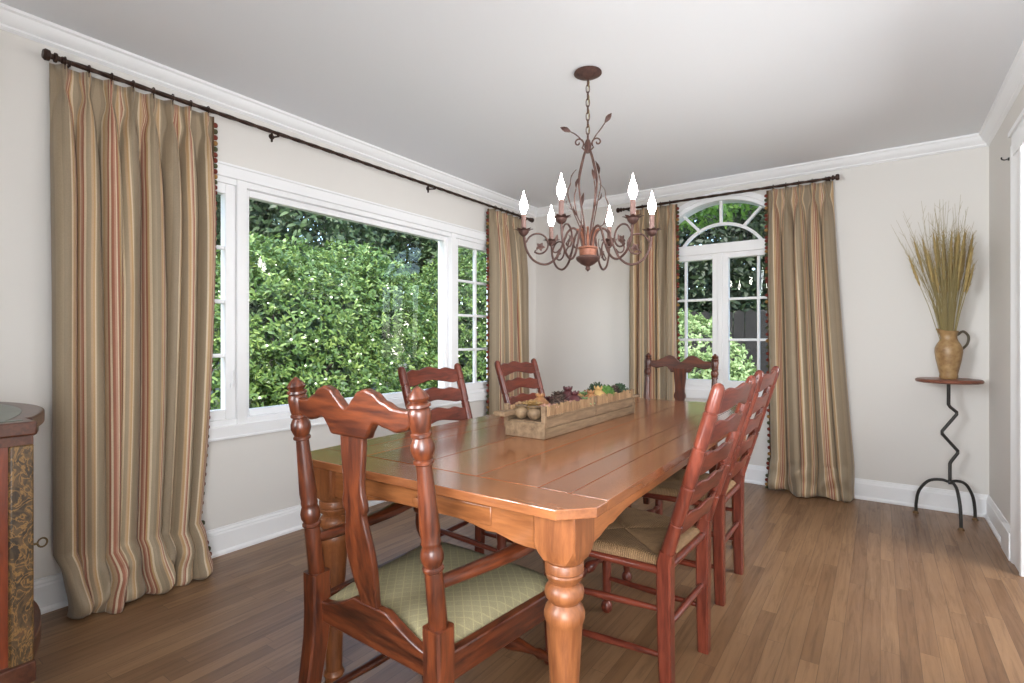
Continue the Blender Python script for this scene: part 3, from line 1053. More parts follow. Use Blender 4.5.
# ------------------------------------------------------------------ curtains and rods
def curtain(name, org, along, nrm, top, bot, ztop, npl, rep, trim_side, label, seed=0, bulge=0.0, puddle=.06, flare=0.0):
    """top/bot: (start, end) along the wall; nrm points into the room."""
    rnd = random.Random(seed)
    A, Nn = Vector(along), Vector(nrm)
    org = Vector(org)
    base = org + A * ((bot[0] + bot[1]) / 2)
    r = empty(name, (base.x, base.y, 0))
    NS, NTt = npl * 22, 90
    ph = [rnd.uniform(-.35, .35) for _ in range(npl + 3)]
    am = [rnd.uniform(.75, 1.25) for _ in range(npl + 3)]
    merge = [rnd.uniform(-.25, .25) for _ in range(npl + 3)]
    hgt = ztop
    vs, uvs = [], []
    P = {}
    for j in range(NTt + 1):
        t = j / NTt
        t = t ** .92
        z = ztop * (1 - t)
        low = max(0, (t - .90) / .10)
        for i in range(NS + 1):
            s = i / NS
            k = s * npl + min(1, t * 2.5) * (.20 * sin(2 * pi * s * 2.3 + seed * 1.7) + .10 * sin(2 * pi * s * 5.1 + seed + t * 2)) * (4 * s * (1 - s))
            ki = int(min(k, npl - 1e-6))
            f = k - ki - .5
            # pinch pleat profile near the top, round folds below
            pin = math.exp(-((t - .045) / .022) ** 2)
            wid = .30 if t < .045 else .30 + .20 * min(1, (t - .045) / .16)
            b = cos(pi / 2 * min(1, abs(f) / wid)) ** (2 if t < .1 else 1.5)
            amp = .050 + .030 * min(1, t / .25) * am[ki]
            amp *= (1 - .25 * pin)
            off = amp * b * (.8 if t < .05 else 1)
            # slow wandering of folds and lateral overhang
            wob = .016 * min(1, t * 2.5) * sin(2 * pi * (s * npl / 2.3) + merge[ki] * 3 + t * 2.2) + .010 * t * sin(9 * s + 5 * t + seed)
            a0, a1 = top[0] + (bot[0] - top[0]) * t ** 1.3, top[1] + (bot[1] - top[1]) * t ** (3 if puddle > .07 else 1.3)
            lat = a0 + (a1 - a0) * s - .0125 * sin(2 * pi * k) * min(1, t * 6) * (1 - pin)
            lat -= pin * .62 * f * (top[1] - top[0]) / npl * max(0, 1 - (abs(f) / .5) ** 3)
            out = .035 + off + wob + bulge * t ** 2 * sin(pi * min(1, s * 1.1))
            zz = z
            if low > 0 and puddle:
                # cloth breaks on the floor and slumps forward
                q = low
                slump = puddle * (.6 + .6 * sin(s * 11 + seed) ** 2)
                zz = z * (1 - .0 * q) + .035 * sin(pi * q) * sin(s * 17 + seed * 2)
                zz = max(zz, .004 + .018 * (1 - q) + .012 * max(0, sin(s * 23 + q * 5)))
                out += slump * sin(q * pi * .75) + .018 * sin(q * 9 + s * 14)
                lat += .02 * q * sin(s * 13 + seed)
            p = org + A * lat + Nn * out
            p.z = zz
            P[(i, j)] = p
            vs.append(tuple(p - base_xy(base)))
            uvs.append((s * rep, 1 - t))
    fs = [(j * (NS + 1) + i, j * (NS + 1) + i + 1, (j + 1) * (NS + 1) + i + 1, (j + 1) * (NS + 1) + i) for j in range(NTt) for i in range(NS)]
    me = bpy.data.meshes.new('drape')
    me.from_pydata(vs, [], fs)
    ul = me.uv_layers.new(name='UVMap')
    li = np.empty(len(me.loops), dtype=np.int32)
    me.loops.foreach_get('vertex_index', li)
    ul.data.foreach_set('uv', np.array(uvs, dtype=np.float32)[li].ravel())
    me.shade_smooth()
    me.materials.append(M['curtain'])
    o = bpy.data.objects.new('drape', me)
    COL.objects.link(o)
    o.parent = r
    sd = o.modifiers.new('cloth_thickness', 'SOLIDIFY')
    sd.thickness = .003
    sd.offset = 0
    # bobble fringe down the leading edge
    ie = NS if trim_side > 0 else 0
    line = [P[(ie, j)] - base_xy(base) for j in range(NTt + 1)]
    tp = MB().tube([p + A * (.003 * trim_side) for p in line], [(.004, .009)] * len(line), 6)
    to = tp.build('fringe', 'fringe_tape', r)
    bm_ = {}
    for nm in ('fringe_red', 'fringe_green', 'fringe_gold'):
        b = MB().ball((0, 0, 0), .0135, 8, 5)
        me = b.mesh('bobble', 60)
        me.materials.append(M[nm])
        bm_[nm] = me
    seq = ['fringe_red', 'fringe_green', 'fringe_red', 'fringe_gold', 'fringe_green', 'fringe_red']
    d, acc, kk = 0, 0, 0
    for a, b in zip(line, line[1:]):
        acc += (b - a).length
        if acc >= .0255:
            acc = 0
            bo = bpy.data.objects.new('bobble', bm_[seq[kk % 6]])
            COL.objects.link(bo)
            bo.parent = to
            bo.location = b + A * (.013 * trim_side) + Vector((0, 0, -.003))
            kk += 1
    # small rings above each pleat
    for k in range(npl):
        ss = (k + .5) / npl
        p = org + A * (top[0] + (top[1] - top[0]) * ss) - base_xy(base)
        p = p + Nn * ROD_OFF
        rg = MB()
        c = Vector((p.x, p.y, ROD_Z))
        pts = [c + Nn * (.0155 * cos(2 * pi * q / 14)) + Vector((0, 0, .0155 * sin(2 * pi * q / 14))) for q in range(15)]
        rg.tube(pts, .0026, 6)
        rg.tube([c + Vector((0, 0, -.0155)), c + Vector((0, 0, -.034))], .002, 5)
        rg.build('ring', 'bronze', r)
    tag(r, label, 'curtain', 'striped pleated curtains')
    return r


def base_xy(b):
    return Vector((b.x, b.y, 0))


ROD_OFF, ROD_Z = .075, 2.262
LO, LA, LN = (LX, 0, 0), (0, 1, 0), (1, 0, 0)
BO, BA, BN = (0, BY, 0), (1, 0, 0), (0, -1, 0)
CT = 2.250
curtain('curtain', LO, LA, LN, (.665, 1.305), (.68, 1.205), CT, 8, 4.7, 1, 'striped floor-length curtain nearest the viewer, puddling on the floor by the cabinet', 1, .05, .12)
curtain('curtain', LO, LA, LN, (3.60, 4.13), (3.58, 4.19), CT, 6, 3.6, -1, 'striped curtain at the far side of the picture window, near the room corner', 2, .02, .03)
curtain('curtain', BO, BA, BN, (-1.80, -1.40), (-1.80, -1.375), CT, 5, 2.9, 1, 'striped curtain behind the chandelier, on the room-corner side of the arched window', 3, .01, .03)
curtain('curtain', BO, BA, BN, (-.70, -.275), (-.67, -.13), CT, 5, 3.4, -1, 'striped curtain between the arched window and the zigzag pedestal table', 4, .07, .05)


def rod(name, a, b, nrm, brackets, label):
    a, b, nr = Vector(a), Vector(b), Vector(nrm)
    t = (b - a).normalized()
    mid = (a + b) / 2
    r = empty(name, mid)
    L = (b - a).length
    n = int(L / .012)
    sq = [(-1, -.8), (-.8, -1), (.8, -1), (1, -.8), (1, .8), (.8, 1), (-.8, 1), (-1, .8)]
    MB().tube([a - mid + t * (L * i / n) for i in range(n + 1)], .0085, sect=sq, twist=.19).build('pole', 'bronze', r, smooth=30)
    for e, d in ((a, -t), (b, t)):
        MB().lathe(e - mid - d * .02, e - mid + d * .055, [(0, .010), (.1, .014), (.2, .014), (.25, .010), (.36, .011), (.42, .019), (.52, .019), (.58, .011), (.68, .012), (.72, .021), (.9, .023), (1, .017)], 14).build('finial', 'bronze', r)
    for s in brackets:
        p = a - mid + t * s
        m = MB()
        w = p - nr * ROD_OFF
        m.tube([w + Vector((0, 0, -.004)), p + Vector((0, 0, -.014))], .005, 6)
        m.tube(bez([p - nr * .014 + Vector((0, 0, .002)), p - nr * .006 + Vector((0, 0, -.012)), p + nr * .008 + Vector((0, 0, -.011)), p + nr * .015 + Vector((0, 0, .002))], 5), .004, 6)
        m.lathe(w, w + nr * .006, [(0, .016), (.7, .016), (1, .012)], 12)
        m.tube([w + nr * .004 + Vector((0, 0, -.03)), w + nr * .004 + Vector((0, 0, .03))], (.008), sect=[(-.4, -1), (.4, -1), (.4, 1), (-.4, 1)])
        m.build('bracket', 'bronze', r)
    tag(r, label, 'curtain rod', 'twisted curtain rods')


rod('curtain_rod', (LX + ROD_OFF, .690, ROD_Z), (LX + ROD_OFF, 4.19, ROD_Z), (1, 0, 0), (.03, .95, 2.20, 3.445), 'long dark twisted curtain rod above the wide picture window')
rod('curtain_rod', (-1.86, BY - ROD_OFF, ROD_Z), (-.29, BY - ROD_OFF, ROD_Z), (0, -1, 0), (.05, 1.55), 'shorter dark twisted curtain rod above the arched window')

# ------------------------------------------------------------------ chandelier
CX, CY = -1.156, 2.282
cr = empty('chandelier', (CX, CY, CZ))
tag(cr, 'wrought metal chandelier with six lit candle bulbs and leafy scrolls over the table', 'chandelier')
Zc = lambda z: z - CZ
VIEW = atan2(-CY, -CX)                        # toward the camera
MB().lathe((0, 0, 0), (0, 0, -.035), [(0, .055), (.1, .066), (.25, .067), (.4, .058), (.7, .036), (.9, .014), (1, .006)], 24).build('canopy', 'copper', cr)
z = Zc(2.375)
k = 0
lm = MB()
pts = [(.0085 * cos(a), 0, .0165 * sin(a) + (.004 if sin(a) > 0 else -.004)) for a in [2 * pi * q / 12 for q in range(13)]]
link = lm.tube(pts, .0024, 6).mesh('chain_link', 60)
link.materials.append(M['copper'])
z = Zc(2.362)
while z > Zc(2.09):
    o = bpy.data.objects.new('chain_link', link)
    COL.objects.link(o)
    o.parent = cr
    o.location = (0, 0, z)
    o.rotation_euler = (0, 0, VIEW + (pi / 2 if k % 2 else .3))
    z -= .0335
    k += 1
MB().tube([(.004 + .003 * sin(i * .9), .003 * cos(i * .9), Zc(2.37) - .31 * i / 30) for i in range(31)], .0018, 5).build('wire', 'straw', cr)
# top collar
MB().lathe((0, 0, Zc(2.085)), (0, 0, Zc(2.02)), [(0, .006), (.1, .011), (.25, .014), (.4, .017), (.6, .017), (.8, .013), (1, .012)], 14).build('collar', 'copper', cr)
# bowl and drip
MB().lathe((0, 0, Zc(1.566)), (0, 0, Zc(1.505)), [(0, .036), (.06, .047), (.16, .048), (.24, .042), (.8, .040), (1, .034)], 20).build('cup', 'coppercup', cr)
MB().lathe((0, 0, Zc(1.522)), (0, 0, Zc(1.446)), [(0, .040), (.08, .056), (.18, .058), (.32, .052), (.52, .034), (.64, .016), (.70, .009), (.78, .012), (.86, .012), (.93, .006), (1, .001)], 20).build('bowl', 'copper', cr)
for q in range(9):
    a = VIEW + q * 2 * pi / 9
    d = Vector((cos(a), sin(a), 0))
    P = bez([d * .020 + Vector((0, 0, Zc(1.55))), d * .024 + Vector((0, 0, Zc(1.60))), d * .034 + Vector((0, 0, Zc(1.635))), d * .054 + Vector((0, 0, Zc(1.650)))], 5)
    MB().tube(P, .0055, 7).build('copper_tube', 'coppercup', cr)
# cage rods
for q in range(4):
    a = VIEW + pi / 4 + q * pi / 2
    d = Vector((cos(a), sin(a), 0))
    P = bez([d * .014 + Vector((0, 0, Zc(1.555))), d * .022 + Vector((0, 0, Zc(1.66))), d * .052 + Vector((0, 0, Zc(1.80))), d * .060 + Vector((0, 0, Zc(1.89))), d * .034 + Vector((0, 0, Zc(1.985))), d * .010 + Vector((0, 0, Zc(2.045)))], 7)
    MB().tube(P, .0042, 7).build('cage_rod', 'copper', cr)


def leaf_blade(mb, p, d, up, L, wd):
    p, d, up = Vector(p), Vector(d).normalized(), Vector(up)
    sd = d.cross(up).normalized()
    nn = sd.cross(d)
    rr = []
    for t, f in ((0, .12), (.2, .6), (.45, 1), (.7, .75), (.9, .3), (1, .04)):
        c = p + d * (L * t) + nn * (.12 * L * sin(pi * t) - .1 * L * t * t)
        rr.append([tuple(c - sd * (wd * f)), tuple(c + nn * .0022), tuple(c + sd * (wd * f)), tuple(c - nn * .0018 + nn * .004 * 0)])
    mb.rings(rr)


# curls and leaves at the collar
for q, (ang, side) in enumerate(((VIEW - pi / 2, -1), (VIEW + pi / 2, 1), (VIEW, 1), (VIEW + pi, 1))):
    d = Vector((cos(ang), sin(ang), 0))
    z0 = Zc(2.075)
    spi = [d * (.012 + .0) + Vector((0, 0, Zc(2.03)))]
    for i in range(26):
        th_ = -pi / 2 + 1.1 + i * .36 * -1 + 2.2
        rr_ = .030 - .0008 * i
        spi.append(d * (.046 + rr_ * cos(pi - i * .30 + .9) * (1 - i / 40)) + Vector((0, 0, z0 - .006 + rr_ * sin(pi - i * .30 + .9) * (1 - i / 40))))
    so = MB().tube(spi, .0038, 6).build('scroll', 'copper', cr)
    if q < 2:
        st = bez([d * .012 + Vector((0, 0, Zc(2.055))), d * .036 + Vector((0, 0, Zc(2.098 - .008 * (q == 0)))), d * .062 + Vector((0, 0, Zc(2.114 + .018 * q))), d * .080 + Vector((0, 0, Zc(2.124 + .034 * q)))], 5)
        m = MB().tube(st, .003, 6)
        leaf_blade(m, st[-1], (st[-1] - st[-2]), (cos(VIEW), sin(VIEW), -.2), .060, .0125)
        m.build('leaf_stem', 'copper', so)
# upright leafy stems around the cage
for q in range(6):
    a = VIEW + R(20) + q * pi / 3
    d = Vector((cos(a), sin(a), 0))
    hgt = (1.86, 1.80, 1.93, 1.78, 1.88, 1.83)[q]
    st = bez([d * .02 + Vector((0, 0, Zc(1.56))), d * .035 + Vector((0, 0, Zc(1.65))), d * .075 + Vector((0, 0, Zc(hgt - .13))), d * .098 + Vector((0, 0, Zc(hgt - .05))), d * .085 + Vector((0, 0, Zc(hgt)))], 6)
    m = MB().tube(st, .0028, 6)
    leaf_blade(m, st[-1], (d * -.10 + Vector((0, 0, .3))), tuple(d), .07, .010)
    leaf_blade(m, st[12], (d * .25 + Vector((0, 0, .3))), tuple(d), .055, .007)
    m.build('leaf_stem', 'copper', cr)
# the six arms
RA = .31


def flower(mb, c, nrm, rad, n=5):
    c, nrm = Vector(c), Vector(nrm).normalized()
    u = nrm.orthogonal().normalized()
    v = nrm.cross(u)
    for q in range(n):
        a = 2 * pi * q / n
        d = u * cos(a) + v * sin(a)
        leaf_blade(mb, c, d + nrm * .35, tuple(nrm), rad, rad * .36)
    mb.ball(tuple(c), rad * .22, 8, 5)


def arm_parts():
    ar = MB()
    e = Vector((1, 0, 0))
    P = bez([(.024, 0, Zc(1.50)), (.026, 0, Zc(1.565)), (.040, 0, Zc(1.625)), (.068, 0, Zc(1.655)), (.098, 0, Zc(1.635)), (.122, 0, Zc(1.575)), (.155, 0, Zc(1.51)), (.205, 0, Zc(1.480)), (.262, 0, Zc(1.500)), (.298, 0, Zc(1.555)), (RA, 0, Zc(1.625))], 6)
    arm = ar.tube(P, .0056, 8).build('arm', 'copper', cr)
    pts = []
    for i in range(40):
        a = R(20) - i * .20
        rr_ = .066 - .00095 * i
        pts.append((.238 + rr_ * cos(a) * .9, 0, Zc(1.565) + rr_ * sin(a)))
    pts = [(.300, 0, Zc(1.565)), (.302, 0, Zc(1.585))] + [(x, 0, z_) for x, _, z_ in [(.238 + (.064 - .0012 * i) * cos(R(15) + i * .22) * .95, 0, Zc(1.572) + (.064 - .0012 * i) * sin(R(15) + i * .22)) for i in range(24)]]
    MB().tube(pts, .0045, 7).build('scroll', 'copper', arm)
    m = MB().tube([pts[-1], (.232, .004, Zc(1.565))], .003, 5)
    flower(m, (.23, .004, Zc(1.563)), (0, 1, .2), .024)
    m.build('flower', 'copper', arm)
    # small inward curl with leaf near the bowl
    q = [(.158 + (.022 - .0004 * i) * cos(R(200) + i * .27), 0, Zc(1.565) + (.030 - .0006 * i) * sin(R(200) + i * .27)) for i in range(17)]
    m = MB().tube([(.150, 0, Zc(1.515))] + q, .0038, 6)
    leaf_blade(m, q[-1], (-.1, 0, .3), (0, 1, 0), .045, .008)
    m.build('scroll', 'copper', arm)
    # drip pan of petals
    m = MB()
    m.lathe((RA, 0, Zc(1.615)), (RA, 0, Zc(1.640)), [(0, .006), (.3, .016), (.7, .024), (1, .026)], 14)
    for k_ in range(8):
        a = 2 * pi * k_ / 8
        d = Vector((cos(a), sin(a), 0))
        leaf_blade(m, Vector((RA, 0, Zc(1.630))) + d * .012, d + Vector((0, 0, .75)), (0, 0, 1), .040, .013)
    m.build('drip_pan', 'copper', arm)
    MB().lathe((RA, 0, Zc(1.632)), (RA, 0, Zc(1.722)), [(0, .0115), (.05, .0125), (.9, .0115), (1, .0105)], 14).build('candle_sleeve', 'candle', arm)
    MB().lathe((RA, 0, Zc(1.722)), (RA, 0, Zc(1.836)), [(0, .009), (.06, .0105), (.14, .0145), (.28, .0195), (.42, .0195), (.56, .0150), (.72, .0085), (.86, .0042), (.96, .002), (1, .0008)], 14).build('bulb', 'bulb', arm)
    return arm


arm0 = arm_parts()
for q in range(6):
    o = arm0 if q == 0 else copy_tree(arm0, cr)
    # local +x of the arm turned to its bearing round the stem
    o.rotation_euler = (0, 0, VIEW + R(-21.5 + 60 * q))

# ------------------------------------------------------------------ pedestal table, jug, dried stalks
PX, PY = .345, 4.195
pt_ = empty('pedestal_table', (PX, PY, 0))
tag(pt_, 'small round pedestal table with zigzag iron stem and three arched legs', 'table')
rv = Vector((cos(R(35.1)), sin(R(35.1)), 0))
MB().lathe((0, 0, .850), (0, 0, .874), [(0, .142), (.12, .158), (.3, .164), (.62, .166), (.8, .163), (1, .157)], 40).build('tabletop', 'pedtop', pt_, smooth=35)
zig = [(0, .855), (0, .715), (.010, .700), (.050, .668), (.050, .655), (-.040, .552), (-.040, .535), (.056, .430), (.056, .415), (.014, .362), (.008, .350), (.008, .225)]
MB().tube([rv * x + Vector((0, 0, z)) for x, z in zig], .0092, 10, up=(.3, -1, 0)).build('stem', 'iron', pt_, smooth=60)
for fx, fy in ((.188, 4.255), (.387, 4.022), (.480, 4.300)):
    f = Vector((fx - PX, fy - PY, 0))
    h0 = rv * .008
    P = bez([h0 + Vector((0, 0, .236)), h0 + f * .25 + Vector((0, 0, .243)), h0 * .5 + f * .62 + Vector((0, 0, .222)), f * .90 + Vector((0, 0, .150)), f * .99 + Vector((0, 0, .07)), f + Vector((0, 0, .008))], 7)
    lg = MB().tube(P, .0088, 9).build('leg', 'iron', pt_, smooth=60)
    MB().lathe(f, f + Vector((0, 0, .016)), [(0, .017), (.4, .016), (.8, .011), (1, .009)], 12).build('foot', 'rust', lg)
JX, JY, JZ = PX, PY, .874
jg = empty('jug', (JX, JY, JZ))
tag(jg, 'tan glazed jug with dark loop handle standing on the zigzag pedestal table', 'jug')
prof = [(0, .050), (.012, .058), (.03, .056), (.06, .064), (.12, .079), (.165, .086), (.19, .085), (.215, .072), (.235, .058), (.252, .051), (.27, .053), (.288, .060), (.296, .064), (.297, .059), (.285, .052), (.25, .044), (.20, .05), (.10, .05), (.02, .04)]
m = MB()
n = 28
rr = []
for z_, r_ in prof:
    ring = []
    for j in range(n):
        a = 2 * pi * j / n
        lip = max(0, cos(a)) ** 10 * .030 * max(0, (z_ - .25) / .045) if z_ > .25 else 0
        d = -rv * cos(a) + Vector((-rv.y, rv.x, 0)) * sin(a)
        p = d * (r_ + lip)
        ring.append((p.x * .80, p.y * .80, z_ + lip * .45))
    rr.append(ring)
m.rings(rr).build('body', 'jug', jg, smooth=60)
MB().tube(bez([rv * .052 + Vector((0, 0, .270)), rv * .090 + Vector((0, 0, .292)), rv * .122 + Vector((0, 0, .262)), rv * .115 + Vector((0, 0, .215)), rv * .080 + Vector((0, 0, .180))], 7), [(.008, .006)] * 29, 8).build('handle', 'jughandle', jg)


def stalk_mesh(kind, L):
    st = MB().tube([(0, 0, 0), (.004, 0, L * .3), (0, .003, L * .55), (.004, 0, L * .74)], [.0022, .0019, .0016, .0014], 5)
    hd = MB()
    rr = []
    n0 = 12
    for i in range(n0 + 1):
        t = i / n0
        rad = .0098 * sin(pi * min(1, t * 1.05 + .06)) ** .6 * (1 if i % 2 else .78) * (1 - .35 * t)
        rr.append([(.004 + rad * cos(2 * pi * j / 7), rad * sin(2 * pi * j / 7), L * (.72 + .28 * t)) for j in range(7)])
    hd.rings(rr)
    for q in range(14):
        a = q * 2.4
        z_ = L * (.76 + .22 * q / 14)
        hd.tube([(.004, 0, z_), (.004 + .014 * cos(a), .014 * sin(a), z_ + .035)], [.0012, .0005], 4)
    return st, hd


protos = []
for L in (.70, .80, .90):
    st, hd = stalk_mesh(0, L)
    sm, hm = st.mesh('stem', 60), hd.mesh('seed_head', 60)
    sm.materials.append(M['straw'])
    hm.materials.append(M['wheat'])
    protos.append((sm, hm, L))
rnd = random.Random(11)
for q in range(46):
    sm, hm, L = protos[q % 3]
    az = rnd.uniform(0, 2 * pi)
    tl = rnd.uniform(.02, .20) if q > 9 else rnd.uniform(.15, .27)
    if q == 0:
        az, tl = R(35.1), .30
    if q == 1:
        az, tl = R(215), .36
    # a stalk stands with its foot on the jug's bottom and leans out over the rim
    foot = Vector((JX, JY, JZ + .035)) - Vector((cos(az), sin(az), 0)) * (.030 * min(1, tl / .3))
    reach = L * sin(tl)
    if JX + reach * cos(az) > RX - .05 or JY + reach * sin(az) > BY - .05:
        tl *= .45
    o = empty('wheat_stalk', foot)
    o.rotation_euler = Euler((0, tl, az), 'XYZ')
    for nm, me in (('stem', sm), ('seed_head', hm)):
        c_ = bpy.data.objects.new(nm, me)
        COL.objects.link(c_)
        c_.parent = o
    tag(o, 'dried wheat stalk in the bunch standing in the tan jug', 'dried plant', 'dried wheat stalks in the jug')
m = MB()
for q in range(95):
    az = rnd.uniform(0, 2 * pi)
    if cos(az - R(215)) < -.2 and rnd.random() < .5:
        az += pi
    tl = rnd.uniform(.03, .46)
    L = rnd.uniform(.55, 1.0)
    b = Vector((0, 0, .12))
    mx = L * sin(tl)
    if JX + mx * cos(az) > RX - .06 or JY + mx * sin(az) > BY - .06:
        tl *= .35
    p0 = b + Vector((cos(az), sin(az), 0)) * .012
    d0 = Vector((sin(tl * .45) * cos(az), sin(tl * .45) * sin(az), cos(tl * .45)))
    d1 = Vector((sin(tl) * cos(az), sin(tl) * sin(az), cos(tl)))
    P = [p0, p0 + d0 * L * .45, p0 + d0 * L * .45 + d1 * L * .3, p0 + d0 * L * .45 + d1 * L * .55 + Vector((rnd.uniform(-.03, .03), rnd.uniform(-.03, .03), 0))]
    m.tube(P, [.0014, .0012, .0009, .0005], 4)
    for w_ in range(4):
        s0 = P[2] + (P[3] - P[2]) * rnd.uniform(-.6, .8)
        m.tube([s0, s0 + Vector((rnd.uniform(-.03, .03), rnd.uniform(-.03, .03), rnd.uniform(.02, .06)))], [.0009, .0004], 3)
o = m.build('dried_grass', 'twig')
o.location = (JX, JY, JZ)
tag(o, 'wispy grey-green dried grasses spreading from the tan jug', 'dried plant', kind='stuff')

# ------------------------------------------------------------------ wooden trough with dried pods
GX, GY = -1.065, 2.012
GL, GW = .83, .164
tr = empty('wooden_trough', (GX, GY, zt))
tag(tr, 'long weathered wooden trough centrepiece on the dining table, filled with dried pods', 'trough')
a, b = GW / 2, GL / 2
MB().box((-a + .008, -b + .008, .002), (a - .008, b - .008, .06)).build('base_board', 'weather', tr, bevel=.002)
for s in (-1, 1):
    m = MB().box((s * a - .008 * (s > 0) * 1 - .0 - (.008 if s < 0 else 0) * 0 - .004, -b, 0), (s * a + .004, b, .036)).box((s * a - .010, -b + .002, .0375), (s * a + .002, b - .002, .074))
    m.build('side_board', 'weather', tr, bevel=.0025)
    m = MB().box((-a - .004, s * b - .004, 0), (a + .004, s * b + .008, .055))
    m.build('end_board', 'weather', tr, bevel=.0025)
    for sy in (-1, 0, 1):
        MB().box((s * a - .014, sy * (b - .008) - .007, .03), (s * a + .004, sy * (b - .008) + .007, .118)).build('corner_post', 'weather', tr, bevel=.002)
    MB().box((s * a - .009, -b + .004, .074), (s * a + .003, b - .004, .080)).build('rail', 'weather', tr, bevel=.001)
st_me = MB().lathe((0, 0, 0), (0, 0, .042), [(0, .0062), (.1, .0066), (.9, .006), (1, .0052)], 7).mesh('stick', 50)
st_me.materials.append(M['stick'])
for s in (-1, 1):
    for i in range(46):
        y = -b + .026 + (2 * b - .05) * i / 45
        if abs(y) < .010:
            continue
        o = bpy.data.objects.new('stick', st_me)
        COL.objects.link(o)
        o.parent = tr
        o.location = (s * (a - .003), y, .0745)
        o.rotation_euler = (random.uniform(-.04, .04), random.uniform(-.04, .04), random.uniform(0, 6))
        o.scale = (1, 1, random.uniform(.85, 1.1))
MB().box((-a - .022, -b - .055, .076), (-a + .030, -b + .03, .094)).build('handle', 'weather', tr, bevel=.004)
MB().box((a - .03, b - .03, .074), (a + .012, b + .055, .086)).build('handle', 'weather', tr, bevel=.004)


def pinecone():
    m = MB().ball((0, 0, .036), .026, 10, 6, (1, 1, 1.3))
    for k_ in range(40):
        t = k_ / 40
        z_ = .010 + .052 * t
        r_ = .031 * sin(pi * min(.97, .18 + .78 * t)) ** .7
        an = k_ * 2.4
        d = Vector((cos(an), sin(an), .35 + .9 * t))
        leaf_blade(m, Vector((cos(an) * r_ * .6, sin(an) * r_ * .6, z_)), d, (0, 0, 1), .020, .009)
    return m


def pomegranate():
    m = MB().lathe((0, 0, 0), (0, 0, .062), [(0, .01), (.05, .022), (.2, .031), (.45, .035), (.7, .030), (.88, .016), (.95, .010), (1, .011)], 14)
    for k_ in range(6):
        an = k_ * pi / 3
        leaf_blade(m, (cos(an) * .008, sin(an) * .008, .058), (cos(an) * .55, sin(an) * .55, 1), (cos(an), sin(an), 0), .016, .007)
    return m


def mossball():
    m = MB()
    m.ball((0, 0, .034), .034, 14, 9)
    rr_ = random.Random(3)
    m.v = [(x * (1 + .12 * rr_.uniform(-1, 1)), y * (1 + .12 * rr_.uniform(-1, 1)), z_ * (1 + .08 * rr_.uniform(-1, 1))) for x, y, z_ in m.v]
    for k_ in range(60):
        an, el = rr_.uniform(0, 6.28), rr_.uniform(-.1, 1.5)
        d = Vector((cos(an) * cos(el), sin(an) * cos(el), sin(el)))
        leaf_blade(m, Vector((0, 0, .034)) + d * .030, d + Vector((rr_.uniform(-.6, .6), rr_.uniform(-.6, .6), .2)), d.orthogonal(), .016, .004)
    return m


def rosette():
    m = MB().ball((0, 0, .02), .020, 10, 6)
    for ring, (n_, el, L) in enumerate(((9, .25, .034), (8, .7, .032), (6, 1.1, .026), (4, 1.4, .02))):
        for k_ in range(n_):
            an = 2 * pi * k_ / n_ + ring * .4
            d = Vector((cos(an) * cos(el), sin(an) * cos(el), sin(el)))
            leaf_blade(m, Vector((0, 0, .020)) + d * .010, d, (0, 0, 1) if el < 1.2 else (cos(an), sin(an), .1), L, .011)
    return m


def lotuspod():
    m = MB().lathe((0, 0, 0), (0, 0, .045), [(0, .008), (.15, .014), (.6, .026), (.9, .034), (.97, .035), (1, .031)], 16)
    for k_ in range(7):
        an = k_ * pi * 2 / 6
        r_ = 0 if k_ == 6 else .019
        m.ball((cos(an) * r_, sin(an) * r_, .045), .0055, 7, 4)
    return m


def poppypod():
    m = MB().lathe((0, 0, 0), (0, 0, .050), [(0, .006), (.1, .016), (.35, .026), (.6, .027), (.8, .018), (.86, .013), (.9, .022), (.96, .024), (1, .012)], 16)
    return m


KM = {}
for nm, fn in (('pinecone', pinecone), ('pomegranate', pomegranate), ('moss_ball', mossball), ('dried_rosette', rosette), ('lotus_pod', lotuspod), ('poppy_pod', poppypod)):
    KM[nm] = fn()
